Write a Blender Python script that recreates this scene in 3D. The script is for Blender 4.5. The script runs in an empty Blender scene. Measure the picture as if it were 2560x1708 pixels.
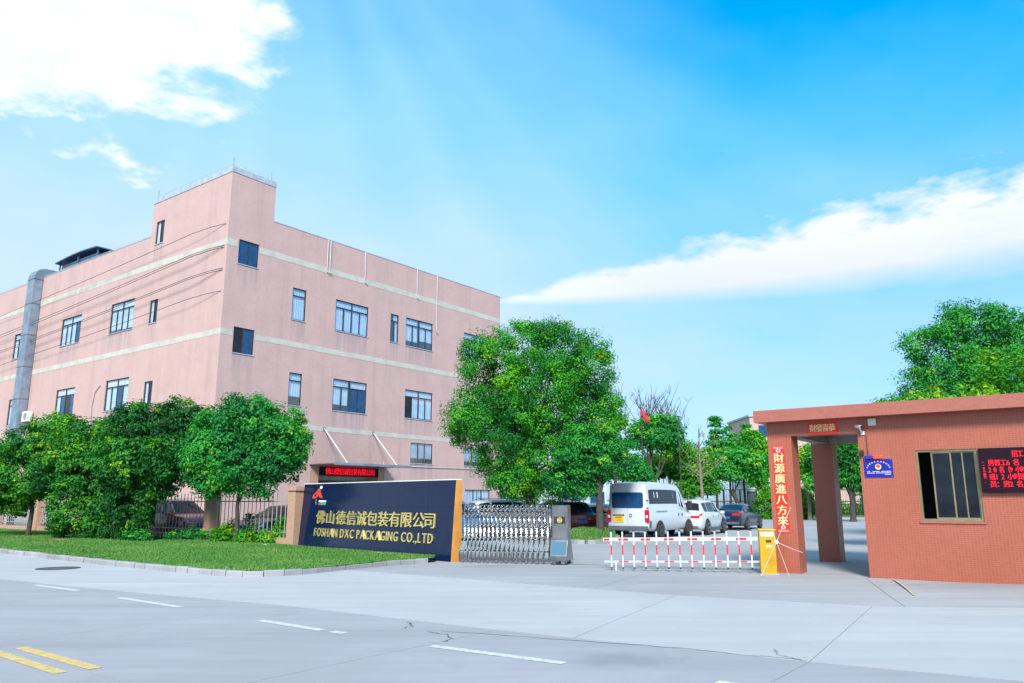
import bpy, math, random
import numpy as np
from mathutils import Vector, Matrix

random.seed(11)
RNG = np.random.default_rng(11)
SC = bpy.context.scene
COL = SC.collection
R_ = math.radians

# ------------------------------------------------------------------ camera, sky, sun, exposure
F_PX, CX, CY, PITCH, EYE = 1937.0, 1280.0, 854.0, R_(11.57), 1.65
cam_d = bpy.data.cameras.new('camera')
cam_d.sensor_width = 36.0
cam_d.lens = F_PX / 2560.0 * 36.0
cam_d.clip_start = 0.05
cam_d.clip_end = 3000
cam = bpy.data.objects.new('camera', cam_d)
cam.location = (0, 0, EYE)
cam.rotation_euler = (R_(90) + PITCH, 0, 0)
COL.objects.link(cam)
SC.camera = cam

SUN_DIR = Vector((-0.06, -0.88, 0.68)).normalized()       # towards the sun
sun_el = math.asin(SUN_DIR.z)
sun_az = math.atan2(SUN_DIR.x, SUN_DIR.y)
SC.view_settings.view_transform = 'Standard'
SC.view_settings.look = 'None'
SC.view_settings.gamma = 1.0
SC.view_settings.use_curve_mapping = False
SC.view_settings.exposure = 1.2
SC.render.engine = 'CYCLES'
SC.cycles.use_denoising = True
SC.cycles.max_bounces = 7
SC.cycles.transparent_max_bounces = 12
SC.cycles.caustics_reflective = False
SC.cycles.caustics_refractive = False


class NT:
    """small helper around a node tree"""
    def __init__(s, tree):
        s.t = tree; s.n = tree.nodes; s.l = tree.links

    def node(s, typ, **kw):
        n = s.n.new(typ)
        for k, v in kw.items():
            setattr(n, k, v)
        return n

    def put(s, sock, v):
        if hasattr(v, 'is_output'):
            s.l.new(v, sock)
        elif isinstance(v, (tuple, list)) and sock.type == 'RGBA' and len(v) == 3:
            sock.default_value = (*v, 1)
        else:
            sock.default_value = v

    def math(s, op, a, b=None, c=None, clamp=False):
        n = s.node('ShaderNodeMath', operation=op, use_clamp=clamp)
        for i, v in enumerate((a, b, c)):
            if v is not None:
                s.put(n.inputs[i], v)
        return n.outputs[0]

    def mapr(s, v, a, b, c=0.0, d=1.0, smooth=True):
        n = s.node('ShaderNodeMapRange', interpolation_type='SMOOTHSTEP' if smooth else 'LINEAR')
        for i, x in enumerate((v, a, b, c, d)):
            s.put(n.inputs[i], x)
        return n.outputs[0]

    def mix(s, fac, a, b, blend='MIX'):
        n = s.node('ShaderNodeMix', data_type='RGBA', blend_type=blend)
        s.put(n.inputs[0], fac); s.put(n.inputs[6], a); s.put(n.inputs[7], b)
        return n.outputs[2]

    def noise(s, vec, scale, detail=4, rough=0.55, out=0, dist=0.0):
        n = s.node('ShaderNodeTexNoise')
        if vec is not None:
            s.l.new(vec, n.inputs['Vector'])
        n.inputs['Scale'].default_value = scale
        n.inputs['Detail'].default_value = detail
        n.inputs['Roughness'].default_value = rough
        n.inputs['Distortion'].default_value = dist
        return n.outputs[out]

    def mapping(s, vec, scale=(1, 1, 1), rot=(0, 0, 0), loc=(0, 0, 0)):
        n = s.node('ShaderNodeMapping')
        s.l.new(vec, n.inputs[0])
        n.inputs['Scale'].default_value = scale
        n.inputs['Rotation'].default_value = rot
        n.inputs['Location'].default_value = loc
        return n.outputs[0]

    def ramp(s, fac, stops):
        n = s.node('ShaderNodeValToRGB')
        s.put(n.inputs[0], fac)
        el = n.color_ramp.elements
        while len(el) < len(stops):
            el.new(0.5)
        for e, (p, c) in zip(el, stops):
            e.position = p; e.color = (*c, 1)
        return n.outputs[0]


def make_world():
    w = bpy.data.worlds.new('World')
    SC.world = w
    w.use_nodes = True
    k = NT(w.node_tree)
    k.n.clear()
    sky = k.node('ShaderNodeTexSky', sky_type='NISHITA', sun_disc=False)
    sky.sun_elevation = sun_el
    sky.sun_rotation = sun_az
    sky.air_density = 1.0
    sky.dust_density = 0.6
    sky.ozone_density = 2.5
    sky.altitude = 10
    tc = k.node('ShaderNodeTexCoord')
    d = tc.outputs['Generated']
    sep = k.node('ShaderNodeSeparateXYZ')
    k.l.new(d, sep.inputs[0])
    x, y, z = sep.outputs
    az = k.math('MULTIPLY', k.math('ARCTAN2', x, y), 57.2958)      # degrees, 0 = north (+Y)
    el = k.math('MULTIPLY', k.math('ARCSINE', z), 57.2958)
    # open blue: the sky texture, deeper in colour (clear air after rain)
    tint = k.mix(k.mapr(el, 4, 30), (0.50, 1.02, 1.5), (0.0, 1.90, 2.4))
    base = k.mix(1.0, sky.outputs[0], tint, 'MULTIPLY')
    # flat cloud-layer coordinates, so that the noise shrinks towards the horizon
    zc = k.math('ADD', k.math('MAXIMUM', z, 0.0), 0.18)
    comb = k.node('ShaderNodeCombineXYZ')
    k.l.new(k.math('DIVIDE', x, zc), comb.inputs[0])
    k.l.new(k.math('DIVIDE', y, zc), comb.inputs[1])
    cv = comb.outputs[0]
    n_big = k.noise(cv, 1.1, 3, 0.5)
    n_fine = k.noise(cv, 5.5, 10, 0.60, dist=0.2)
    n_soft = k.noise(cv, 2.0, 4, 0.5)
    # thin veil of high cloud, denser low down and towards the west, with faint streaks fanning from the cumulus
    fan = k.math('ARCTAN2', k.math('SUBTRACT', el, 47.0), k.math('ADD', az, 19.0))
    fcomb = k.node('ShaderNodeCombineXYZ'); k.l.new(k.math('MULTIPLY', fan, 5.0), fcomb.inputs[0])
    n_fan = k.noise(fcomb.outputs[0], 0.9, 2, 0.4)
    veil = k.math('ADD', k.math('SUBTRACT', k.math('MULTIPLY', k.mapr(el, 40, 2), 0.72), 0.08), k.math('MULTIPLY', k.mapr(az, 27, -14), 0.60))
    veil = k.math('ADD', veil, k.math('MULTIPLY', k.math('SUBTRACT', n_fan, 0.5), 0.40))
    veil = k.math('ADD', veil, k.math('MULTIPLY', k.math('SUBTRACT', n_soft, 0.5), 0.55))
    veil = k.math('MULTIPLY', veil, 0.95, clamp=True)
    col = k.mix(veil, base, k.mix(k.mapr(el, 14, 36), (4.7, 6.3, 7.6), (3.5, 6.5, 7.9)))
    # heap of cumulus to the north-west
    dx = k.math('DIVIDE', k.math('ADD', az, 34.0), 15.0)
    dy = k.math('DIVIDE', k.math('SUBTRACT', el, 35.0), 11.5)
    rr = k.math('SQRT', k.math('ADD', k.math('MULTIPLY', dx, dx), k.math('MULTIPLY', dy, dy)))
    m = k.math('SUBTRACT', 1.16, rr)
    dens = k.math('ADD', k.math('MULTIPLY', m, 1.15), k.math('MULTIPLY', k.math('SUBTRACT', n_fine, 0.5), 2.2))
    a1 = k.mapr(dens, 0.04, 0.5)
    shade = k.mapr(k.noise(cv, 7.0, 6, 0.6), 0.35, 0.6)
    ccol = k.mix(shade, (6.9, 7.5, 8.4), (9.2, 9.2, 9.2))
    col = k.mix(a1, col, ccol)
    # long bank of cloud widening towards the north-east
    t = k.math('SUBTRACT', az, -1.5)
    wob = k.math('MULTIPLY', k.math('SUBTRACT', n_fine, 0.5), k.math('ADD', 0.6, k.math('MULTIPLY', k.math('MAXIMUM', t, 0.0), 0.36)))
    up = k.math('ADD', k.math('ADD', 14.5, k.math('SUBTRACT', k.math('MULTIPLY', t, 0.31), k.math('MULTIPLY', k.math('MULTIPLY', t, t), 0.0036))), wob)
    lo = k.math('ADD', k.math('ADD', 14.3, k.math('MULTIPLY', t, -0.018)), k.math('MULTIPLY', wob, 0.12))
    soft = k.math('ADD', 0.45, k.math('MULTIPLY', k.math('MAXIMUM', t, 0.0), 0.055))
    u1 = k.math('DIVIDE', k.math('SUBTRACT', up, el), soft, clamp=True)
    l1 = k.math('DIVIDE', k.math('SUBTRACT', el, lo), k.math('MULTIPLY', soft, 0.9), clamp=True)
    gate = k.mapr(t, -3.0, 1.5)
    fade = k.mapr(az, 75, 48)
    a2 = k.math('MULTIPLY', k.math('MULTIPLY', u1, l1), k.math('MULTIPLY', gate, fade))
    a2 = k.math('MULTIPLY', a2, k.mapr(k.math('ADD', k.math('MULTIPLY', n_soft, 0.5), k.math('MULTIPLY', n_fine, 0.5)), 0.34, 0.52, 0.84, 1.0))
    low = k.mapr(k.math('SUBTRACT', el, lo), 0.0, 5.0)
    bcol = k.mix(low, (6.0, 6.6, 7.7), (7.1, 7.4, 8.0))
    bcol = k.mix(k.mapr(t, 14, 0), bcol, (7.4, 7.9, 8.4))
    col = k.mix(a2, col, bcol)
    # the same broken cloud carries on over the sky behind
    far = k.math('MULTIPLY', k.mapr(k.math('ADD', n_big, k.math('MULTIPLY', k.math('SUBTRACT', n_fine, 0.5), 0.5)), 0.50, 0.66),
                 k.mapr(k.math('ABSOLUTE', az), 50, 80))
    col = k.mix(far, col, (7.4, 7.8, 8.2))
    bg = k.node('ShaderNodeBackground')
    bg.inputs['Strength'].default_value = 0.06
    k.l.new(col, bg.inputs['Color'])
    out = k.node('ShaderNodeOutputWorld')
    k.l.new(bg.outputs[0], out.inputs[0])


make_world()
sun_d = bpy.data.lights.new('sun', 'SUN')
sun_d.energy = 2.6
sun_d.angle = R_(14)
sun_d.color = (1.0, 0.95, 0.87)
sun = bpy.data.objects.new('sun', sun_d)
sun.rotation_euler = SUN_DIR.to_track_quat('Z', 'Y').to_euler()
sun.location = (-20, -20, 40)
COL.objects.link(sun)


# ------------------------------------------------------------------ photograph geometry -> metres
def ray(px, py):
    a = (px - CX) / F_PX; b = -(py - CY) / F_PX
    return Vector((a, math.cos(PITCH) - b * math.sin(PITCH), math.sin(PITCH) + b * math.cos(PITCH)))


def at(px, py, depth):
    d = ray(px, py)
    return Vector((0, 0, EYE)) + d * (depth / d.y)


U = Vector((0.799, -0.601)); N = Vector((0.601, 0.799))     # along the road, into the works


def uv(u, v):
    return (U.x * u + N.x * v, U.y * u + N.y * v)


# ------------------------------------------------------------------ object helpers
def thing(name, label, cat, loc=(0, 0, 0), rotz=0.0, group=None, kind=None):
    o = bpy.data.objects.new(name, None)
    o.empty_display_size = 0.2
    o.location = loc
    o.rotation_euler = (0, 0, rotz)
    COL.objects.link(o)
    return tag(o, label, cat, group, kind)


def tag(o, label, cat=None, group=None, kind=None):
    o['label'] = label
    if cat: o['category'] = cat
    if group: o['group'] = group
    if kind: o['kind'] = kind
    return o


def link(name, me, mat=None, parent=None, loc=None, rot=None):
    o = bpy.data.objects.new(name, me)
    if mat is not None and not me.materials:
        me.materials.append(mat)
    COL.objects.link(o)
    if parent is not None: o.parent = parent
    if loc is not None: o.location = loc
    if rot is not None: o.rotation_euler = rot
    return o


class MB:
    """collects shapes into one mesh"""
    def __init__(s):
        s.v = []; s.f = []

    def add(s, vs, fs):
        b = len(s.v)
        s.v.extend(tuple(p) for p in vs)
        s.f.extend(tuple(i + b for i in f) for f in fs)
        return s

    def poly(s, pts):
        return s.add(pts, [tuple(range(len(pts)))])

    def box(s, x0, x1, y0, y1, z0, z1):
        vs = [(x, y, z) for z in (z0, z1) for y in (y0, y1) for x in (x0, x1)]
        return s.add(vs, [(0, 2, 3, 1), (4, 5, 7, 6), (0, 1, 5, 4), (2, 6, 7, 3), (0, 4, 6, 2), (1, 3, 7, 5)])

    def prism(s, poly, z0, z1):
        """poly counter-clockwise in xy"""
        n = len(poly)
        vs = [(p[0], p[1], z0) for p in poly] + [(p[0], p[1], z1) for p in poly]
        fs = [tuple(range(n - 1, -1, -1)), tuple(range(n, 2 * n))]
        fs += [(i, (i + 1) % n, n + (i + 1) % n, n + i) for i in range(n)]
        return s.add(vs, fs)

    def extrude(s, pts, off):
        n = len(pts); off = Vector(off)
        vs = [Vector(p) for p in pts]; vs += [p + off for p in vs]
        fs = [tuple(range(n)), tuple(range(2 * n - 1, n - 1, -1))]
        fs += [(i, n + i, n + (i + 1) % n, (i + 1) % n) for i in range(n)]
        return s.add(vs, fs)

    def tube(s, pts, rad, n=8, caps=True):
        pts = [Vector(p) for p in pts]
        if not isinstance(rad, (list, tuple)): rad = [rad] * len(pts)
        vs = []; prev = None
        for i, p in enumerate(pts):
            t = (pts[min(i + 1, len(pts) - 1)] - pts[max(i - 1, 0)])
            t = t.normalized() if t.length > 1e-9 else Vector((0, 0, 1))
            if prev is None:
                a = t.cross(Vector((0, 0, 1)))
                if a.length < 1e-3: a = t.cross(Vector((1, 0, 0)))
            else:
                a = prev - t * prev.dot(t)
                if a.length < 1e-6: a = t.cross(Vector((1, 0, 0)))
            a.normalize(); prev = a; b = t.cross(a)
            for j in range(n):
                w = 2 * math.pi * j / n
                vs.append(p + (a * math.cos(w) + b * math.sin(w)) * rad[i])
        fs = []
        for i in range(len(pts) - 1):
            for j in range(n):
                k = (j + 1) % n
                fs.append((i * n + j, i * n + k, (i + 1) * n + k, (i + 1) * n + j))
        if caps:
            fs.append(tuple(range(n - 1, -1, -1)))
            fs.append(tuple(range((len(pts) - 1) * n, len(pts) * n)))
        return s.add(vs, fs)

    def lathe(s, prof, n=16, axis='z', c=(0, 0, 0)):
        vs = []; m = len(prof)
        for r, h in prof:
            for j in range(n):
                w = 2 * math.pi * j / n
                a, b = r * math.cos(w), r * math.sin(w)
                p = {'z': (a, b, h), 'y': (a, h, b), 'x': (h, a, b)}[axis]
                vs.append((p[0] + c[0], p[1] + c[1], p[2] + c[2]))
        fs = []
        for i in range(m - 1):
            for j in range(n):
                k = (j + 1) % n
                fs.append((i * n + j, i * n + k, (i + 1) * n + k, (i + 1) * n + j))
        fs.append(tuple(range(n - 1, -1, -1))); fs.append(tuple(range((m - 1) * n, m * n)))
        return s.add(vs, fs)

    def mesh(s, name):
        me = bpy.data.meshes.new(name)
        me.from_pydata([tuple(p) for p in s.v], [], s.f)
        me.update()
        return me

    def build(s, name, mat, parent=None, smooth=False, bevel=0.0, loc=None, fix=True):
        me = s.mesh(name)
        if fix:
            import bmesh
            bm = bmesh.new(); bm.from_mesh(me)
            bmesh.ops.recalc_face_normals(bm, faces=bm.faces)
            bm.to_mesh(me); bm.free()
        if smooth:
            me.polygons.foreach_set('use_smooth', [True] * len(me.polygons))
        o = link(name, me, mat, parent, loc)
        if bevel > 0:
            m = o.modifiers.new('bevel', 'BEVEL'); m.width = bevel; m.segments = 2
            m.limit_method = 'ANGLE'; m.angle_limit = R_(40)
        if smooth:
            try:
                me.set_sharp_from_angle(angle=R_(42))
            except Exception:
                pass
        return o


def copy_tree(o, parent=None, loc=None, rotz=None):
    c = o.copy(); COL.objects.link(c)
    if parent is not None: c.parent = parent
    if loc is not None: c.location = loc
    if rotz is not None: c.rotation_euler = (0, 0, rotz)
    for ch in o.children:
        copy_tree(ch, c)
    return c


# ------------------------------------------------------------------ materials
def mat_base(name):
    m = bpy.data.materials.new(name)
    m.use_nodes = True
    k = NT(m.node_tree)
    p = k.n['Principled BSDF']
    tc = k.node('ShaderNodeTexCoord')
    return m, k, p, tc.outputs['Object']


def plain(name, col, rough=0.6, metal=0.0, var=0.12, scale=3.0, bump=0.0, bscale=40.0, spec=0.5, coat=0.0, emit=None, estr=1.0):
    m, k, p, co = mat_base(name)
    f = k.mapr(k.noise(co, scale, 5, 0.6), 0.3, 0.7)
    lo = tuple(c * (1 - var) for c in col); hi = tuple(min(1.0, c * (1 + var)) for c in col)
    k.put(p.inputs['Base Color'], k.mix(f, lo, hi))
    p.inputs['Roughness'].default_value = rough
    p.inputs['Metallic'].default_value = metal
    p.inputs['Specular IOR Level'].default_value = spec
    p.inputs['Coat Weight'].default_value = coat
    p.inputs['Coat Roughness'].default_value = 0.06
    if bump:
        b = k.node('ShaderNodeBump'); b.inputs['Strength'].default_value = bump; b.inputs['Distance'].default_value = 0.01
        k.l.new(k.noise(co, bscale, 4, 0.6), b.inputs['Height']); k.l.new(b.outputs[0], p.inputs['Normal'])
    if emit:
        k.put(p.inputs['Emission Color'], emit); p.inputs['Emission Strength'].default_value = estr
    return m


def concrete(name, col, var=0.1, stains=()):
    m, k, p, co = mat_base(name)
    big = k.mapr(k.noise(co, 0.22, 5, 0.6), 0.32, 0.68)
    streak = k.mapr(k.noise(k.mapping(co, (0.25, 2.2, 1), (0, 0, R_(37))), 0.9, 5, 0.6), 0.35, 0.68)
    grain = k.noise(co, 38, 6, 0.75)
    c = k.mix(big, tuple(x * (1 - var) for x in col), tuple(x * (1 + var * 0.7) for x in col))
    c = k.mix(k.math('MULTIPLY', streak, 0.6), c, tuple(x * (1 - var * 2.0) for x in col))
    patch = k.mapr(k.noise(co, 1.1, 6, 0.7), 0.52, 0.66)
    c = k.mix(k.math('MULTIPLY', patch, 0.30), c, tuple(x * 0.80 for x in col))
    tyre = k.mapr(k.noise(k.mapping(co, (0.06, 1.3, 1), (0, 0, R_(37))), 1.5, 3, 0.5), 0.55, 0.75)
    c = k.mix(k.math('MULTIPLY', tyre, 0.22), c, tuple(x * 0.62 for x in col))
    c = k.mix(k.mapr(grain, 0.3, 0.7, 0.0, 0.22), c, tuple(x * 0.72 for x in col))
    spots = k.mapr(k.noise(co, 5.5, 3, 0.5), 0.70, 0.78, 0.0, 0.35)
    c = k.mix(spots, c, tuple(x * 0.62 for x in col))
    for (sx, sy, ra, rb, dark) in stains:
        mp = k.mapping(co, (1 / ra, 1 / rb, 0), (0, 0, 0), (-sx / ra, -sy / rb, 0))
        ln = k.node('ShaderNodeVectorMath', operation='LENGTH'); k.l.new(mp, ln.inputs[0])
        e = k.math('ADD', ln.outputs['Value'], k.math('MULTIPLY', k.math('SUBTRACT', k.noise(co, 3.0, 5, 0.65), 0.5), 1.3))
        c = k.mix(k.mapr(e, 1.15, 0.2, 0.0, dark), c, tuple(x * 0.35 for x in col))
    k.put(p.inputs['Base Color'], c)
    p.inputs['Roughness'].default_value = 0.82
    p.inputs['Specular IOR Level'].default_value = 0.3
    b = k.node('ShaderNodeBump'); b.inputs['Strength'].default_value = 0.25; b.inputs['Distance'].default_value = 0.01
    k.l.new(grain, b.inputs['Height']); k.l.new(b.outputs[0], p.inputs['Normal'])
    return m


def tiled(name, col, joint, tw, th, gap, rough=0.4, var=0.12, bump=0.35, dirt=0.0, stain=False):
    """small wall tiles, laid in a straight grid on any upright face"""
    m, k, p, co = mat_base(name)
    s = k.node('ShaderNodeSeparateXYZ'); k.l.new(co, s.inputs[0])
    cb = k.node('ShaderNodeCombineXYZ')
    k.l.new(k.math('ADD', s.outputs[0], s.outputs[1]), cb.inputs[0]); k.l.new(s.outputs[2], cb.inputs[1])
    br = k.node('ShaderNodeTexBrick'); br.offset = 0.0; br.squash = 1.0
    k.l.new(cb.outputs[0], br.inputs['Vector'])
    br.inputs['Color1'].default_value = (*[c * (1 - var) for c in col], 1)
    br.inputs['Color2'].default_value = (*[c * (1 + var) for c in col], 1)
    br.inputs['Mortar'].default_value = (*joint, 1)
    br.inputs['Scale'].default_value = 1.0
    br.inputs['Mortar Size'].default_value = gap
    br.inputs['Mortar Smooth'].default_value = 0.2
    br.inputs['Bias'].default_value = 0.0
    br.inputs['Brick Width'].default_value = tw
    br.inputs['Row Height'].default_value = th
    c = br.outputs['Color']
    big = k.mapr(k.noise(co, 0.7, 4, 0.6), 0.3, 0.7)
    c = k.mix(k.math('MULTIPLY', big, 0.30), c, tuple(x * 0.78 for x in col))
    if dirt:
        run = k.mapr(k.noise(k.mapping(co, (1.6, 1.6, 0.09)), 1.0, 6, 0.65), 0.46, 0.74)
        c = k.mix(k.math('MULTIPLY', run, dirt), c, tuple(x * 0.5 for x in (col[0], col[1] * 1.05, col[2] * 1.15)))
    if stain:
        at_ = k.node('ShaderNodeAttribute', attribute_name='stain')
        run2 = k.mapr(k.noise(k.mapping(co, (3.5, 3.5, 0.16)), 1.0, 5, 0.65), 0.36, 0.62)
        blot = k.mapr(k.noise(co, 0.35, 4, 0.6), 0.48, 0.7)
        c = k.mix(k.math('MULTIPLY', k.math('MULTIPLY', at_.outputs['Fac'], run2), 0.75), c, (0.30, 0.23, 0.25))
        c = k.mix(k.math('MULTIPLY', blot, 0.28), c, (0.42, 0.30, 0.30))
    k.put(p.inputs['Base Color'], c)
    p.inputs['Roughness'].default_value = rough
    b = k.node('ShaderNodeBump'); b.inputs['Strength'].default_value = bump; b.inputs['Distance'].default_value = 0.004
    k.l.new(k.math('SUBTRACT', 1.0, br.outputs['Fac']), b.inputs['Height']); k.l.new(b.outputs[0], p.inputs['Normal'])
    return m


def leafmat(name, stops, trans=0.28):
    m = bpy.data.materials.new(name); m.use_nodes = True
    k = NT(m.node_tree); p = k.n['Principled BSDF']
    a = k.node('ShaderNodeAttribute', attribute_name='tone')
    c = k.ramp(a.outputs['Fac'], stops)
    k.put(p.inputs['Base Color'], c)
    p.inputs['Roughness'].default_value = 0.55
    p.inputs['Specular IOR Level'].default_value = 0.25
    tr = k.node('ShaderNodeBsdfTranslucent')
    k.put(tr.inputs[0], k.mix(1.0, c, (1.3, 1.5, 0.5), 'MULTIPLY'))
    mx = k.node('ShaderNodeMixShader'); mx.inputs[0].default_value = trans
    k.l.new(p.outputs[0], mx.inputs[1]); k.l.new(tr.outputs[0], mx.inputs[2])
    k.l.new(mx.outputs[0], k.n['Material Output'].inputs[0])
    return m


def glassmat(name, tint, trans=0.5, rough=0.02):
    """window glass: mirror-like at a glance, see-through otherwise"""
    m = bpy.data.materials.new(name); m.use_nodes = True
    k = NT(m.node_tree); k.n.remove(k.n['Principled BSDF'])
    gl = k.node('ShaderNodeBsdfGlossy'); gl.inputs['Roughness'].default_value = rough
    gl.inputs['Color'].default_value = (0.9, 0.95, 1, 1)
    tr = k.node('ShaderNodeBsdfTransparent'); tr.inputs[0].default_value = (*tint, 1)
    fr = k.node('ShaderNodeLayerWeight'); fr.inputs[0].default_value = 0.5
    mx = k.node('ShaderNodeMixShader')
    k.l.new(k.math('ADD', k.math('MULTIPLY', k.math('POWER', fr.outputs[1], 3.0), 0.6), 0.10, clamp=True), mx.inputs[0])
    k.l.new(tr.outputs[0], mx.inputs[1]); k.l.new(gl.outputs[0], mx.inputs[2])
    k.l.new(mx.outputs[0], k.n['Material Output'].inputs[0])
    return m


M = {}
M['ground'] = concrete('ground', (0.25, 0.25, 0.25), 0.15)
M['road'] = concrete('road_concrete', (0.352, 0.340, 0.368), 0.10, stains=[(1.15, 8.7, 0.75, 0.42, 0.32), (-5.4, 9.6, 1.8, 0.9, 0.12)])
M['apron'] = concrete('apron_concrete', (0.44, 0.432, 0.452), 0.08)
M['yard'] = concrete('yard_concrete', (0.37, 0.36, 0.375), 0.12, stains=[(-0.4, 20.6, 1.6, 0.5, 0.3), (8.9, 15.6, 1.9, 0.9, 0.25)])
M['kerb'] = concrete('kerb_stone', (0.36, 0.35, 0.37), 0.22)
M['crack'] = plain('crack', (0.05, 0.05, 0.055), 0.95)
M['white_paint'] = plain('road_white', (0.53, 0.54, 0.57), 0.7, var=0.25, scale=14)
M['yellow_paint'] = plain('road_yellow', (0.56, 0.40, 0.16), 0.7, var=0.2, scale=12)
M['yellow_faded'] = plain('worn_yellow', (0.46, 0.39, 0.27), 0.8, var=0.2, scale=9)
M['soil'] = plain('lawn_soil', (0.05, 0.18, 0.03), 0.95, var=0.45, scale=2.2, bump=0.6, bscale=60)
M['grass'] = leafmat('grass_blade', [(0.0, (0.035, 0.16, 0.022)), (0.5, (0.105, 0.25, 0.05)), (1.0, (0.27, 0.37, 0.11))], 0.2)
M['pink'] = tiled('pink_mosaic', (0.545, 0.350, 0.322), (0.555, 0.385, 0.36), 0.10, 0.10, 0.005, 0.6, 0.035, 0.0, dirt=0.26, stain=True)
M['cream'] = plain('cream_band', (0.50, 0.465, 0.41), 0.7, var=0.12, scale=1.2)
M['grey_trim'] = plain('grey_coping', (0.36, 0.40, 0.46), 0.7, var=0.15)
M['roofing'] = plain('roofing', (0.2, 0.19, 0.19), 0.9)
M['inside'] = plain('dark_interior', (0.07, 0.07, 0.08), 0.9)
M['frame_dark'] = plain('dark_window_frame', (0.035, 0.03, 0.035), 0.45)
M['glass'] = glassmat('window_glass', (0.88, 0.94, 1.0), 0.55)
M['glass_dark'] = plain('dark_glass', (0.010, 0.014, 0.022), 0.06, spec=0.3, var=0.3)
M['glass_blue'] = plain('blue_film_glass', (0.012, 0.06, 0.15), 0.08, spec=0.4, var=0.2)
M['curtain'] = plain('pale_curtain', (0.80, 0.83, 0.85), 0.85, var=0.08)
M['grille'] = plain('window_bar', (0.25, 0.24, 0.26), 0.5)
M['white_pvc'] = plain('white_pipe', (0.52, 0.50, 0.50), 0.45, var=0.06)
M['steel_duct'] = plain('galvanised_sheet', (0.25, 0.31, 0.39), 0.42, 0.5, var=0.2, scale=1.2)
M['shed_blue'] = plain('blue_shed_sheet', (0.05, 0.11, 0.2), 0.5, var=0.25)
M['wire'] = plain('black_cable', (0.03, 0.03, 0.035), 0.6)
M['steel'] = plain('stainless', (0.50, 0.475, 0.46), 0.18, 1.0, var=0.1)
M['steel_dull'] = plain('dull_stainless', (0.30, 0.285, 0.29), 0.3, 1.0, var=0.2)
M['steel_link'] = plain('dark_stainless', (0.22, 0.20, 0.20), 0.35, 1.0, var=0.2)
M['rubber'] = plain('black_rubber', (0.02, 0.02, 0.02), 0.8)
M['black'] = plain('black_paint', (0.018, 0.018, 0.02), 0.45)
M['gtile'] = tiled('terracotta_tile', (0.365, 0.088, 0.052), (0.40, 0.145, 0.098), 0.062, 0.041, 0.0045, 0.38, 0.07, 0.25, dirt=0.10)
M['gfascia'] = tiled('fascia_tile', (0.365, 0.108, 0.077), (0.38, 0.14, 0.105), 0.062, 0.041, 0.0025, 0.45, 0.08, 0.2)
M['plaster'] = plain('grey_plaster', (0.42, 0.38, 0.35), 0.85, var=0.15)
M['brass'] = plain('bronze_aluminium', (0.30, 0.25, 0.14), 0.4, 0.6, var=0.15)
M['couplet'] = plain('red_paper', (0.70, 0.022, 0.012), 0.55, var=0.1)
M['gold'] = plain('gold_letter', (0.95, 0.72, 0.27), 0.28, 0.75, var=0.12)
M['goldprint'] = plain('gold_print', (0.84, 0.70, 0.32), 0.5, var=0.08)
M['granite'] = plain('navy_granite', (0.006, 0.013, 0.048), 0.12, spec=0.28, var=0.14, scale=9.0)
M['orange'] = plain('orange_panel', (0.60, 0.255, 0.05), 0.45, var=0.12)
M['ftile'] = tiled('pillar_tile', (0.48, 0.27, 0.19), (0.46, 0.30, 0.24), 0.10, 0.05, 0.004, 0.5, 0.12, 0.3, dirt=0.15)
M['fence_bar'] = plain('painted_bar', (0.38, 0.37, 0.36), 0.45, 0.3, var=0.15)
M['barwhite'] = plain('barrier_white', (0.54, 0.54, 0.56), 0.4, var=0.04)
M['barred'] = plain('barrier_red', (0.62, 0.02, 0.03), 0.4, var=0.08)
M['baryellow'] = plain('barrier_yellow', (0.60, 0.30, 0.004), 0.4, var=0.08)
M['navy'] = plain('navy_enamel', (0.012, 0.012, 0.25), 0.35, var=0.08)
M['whiteprint'] = plain('white_print', (0.75, 0.76, 0.82), 0.6, var=0.03)
M['redprint'] = plain('red_print', (0.62, 0.05, 0.04), 0.5, var=0.05)
M['greenprint'] = plain('green_print', (0.03, 0.40, 0.22), 0.5, var=0.05)
M['ledpanel'] = plain('led_panel', (0.012, 0.004, 0.011), 0.6, spec=0.15)
M['ledred'] = plain('led_red', (0.4, 0.0, 0.01), 0.5, emit=(1.0, 0.0, 0.012), estr=0.55)
M['lampred'] = plain('lamp_red', (0.75, 0.06, 0.03), 0.3, emit=(1.0, 0.07, 0.04), estr=0.25)
M['lampblue'] = plain('lamp_blue', (0.03, 0.03, 0.36), 0.3)
M['white_plastic'] = plain('white_plastic', (0.70, 0.70, 0.66), 0.45, var=0.05)
M['rod'] = plain('worn_white_rod', (0.50, 0.47, 0.43), 0.5, var=0.1)
M['bark'] = plain('dark_bark', (0.055, 0.045, 0.04), 0.9, var=0.4, scale=9, bump=0.8, bscale=25)
M['bark_pale'] = plain('pale_bark', (0.19, 0.155, 0.125), 0.9, var=0.3, scale=6, bump=0.5, bscale=25)
M['sheet'] = plain('grey_blue_sheet', (0.36, 0.45, 0.56), 0.5, var=0.12, scale=0.7)
M['whitewall'] = plain('white_wall', (0.70, 0.71, 0.73), 0.8, var=0.06)
M['flag'] = plain('red_flag', (0.65, 0.03, 0.04), 0.7, var=0.1)
M['chrome'] = plain('chrome', (0.75, 0.75, 0.77), 0.12, 1.0, var=0.03)
M['headlamp'] = plain('headlamp', (0.75, 0.78, 0.8), 0.12, 0.3, var=0.1)
M['taillamp'] = plain('tail_lamp', (0.48, 0.015, 0.02), 0.15, var=0.15)
M['platey'] = plain('yellow_plate', (0.80, 0.47, 0.02), 0.4, var=0.05)
M['plateb'] = plain('blue_plate', (0.03, 0.09, 0.45), 0.4, var=0.05)
M['blackprint'] = plain('black_print', (0.03, 0.03, 0.03), 0.6)
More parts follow.
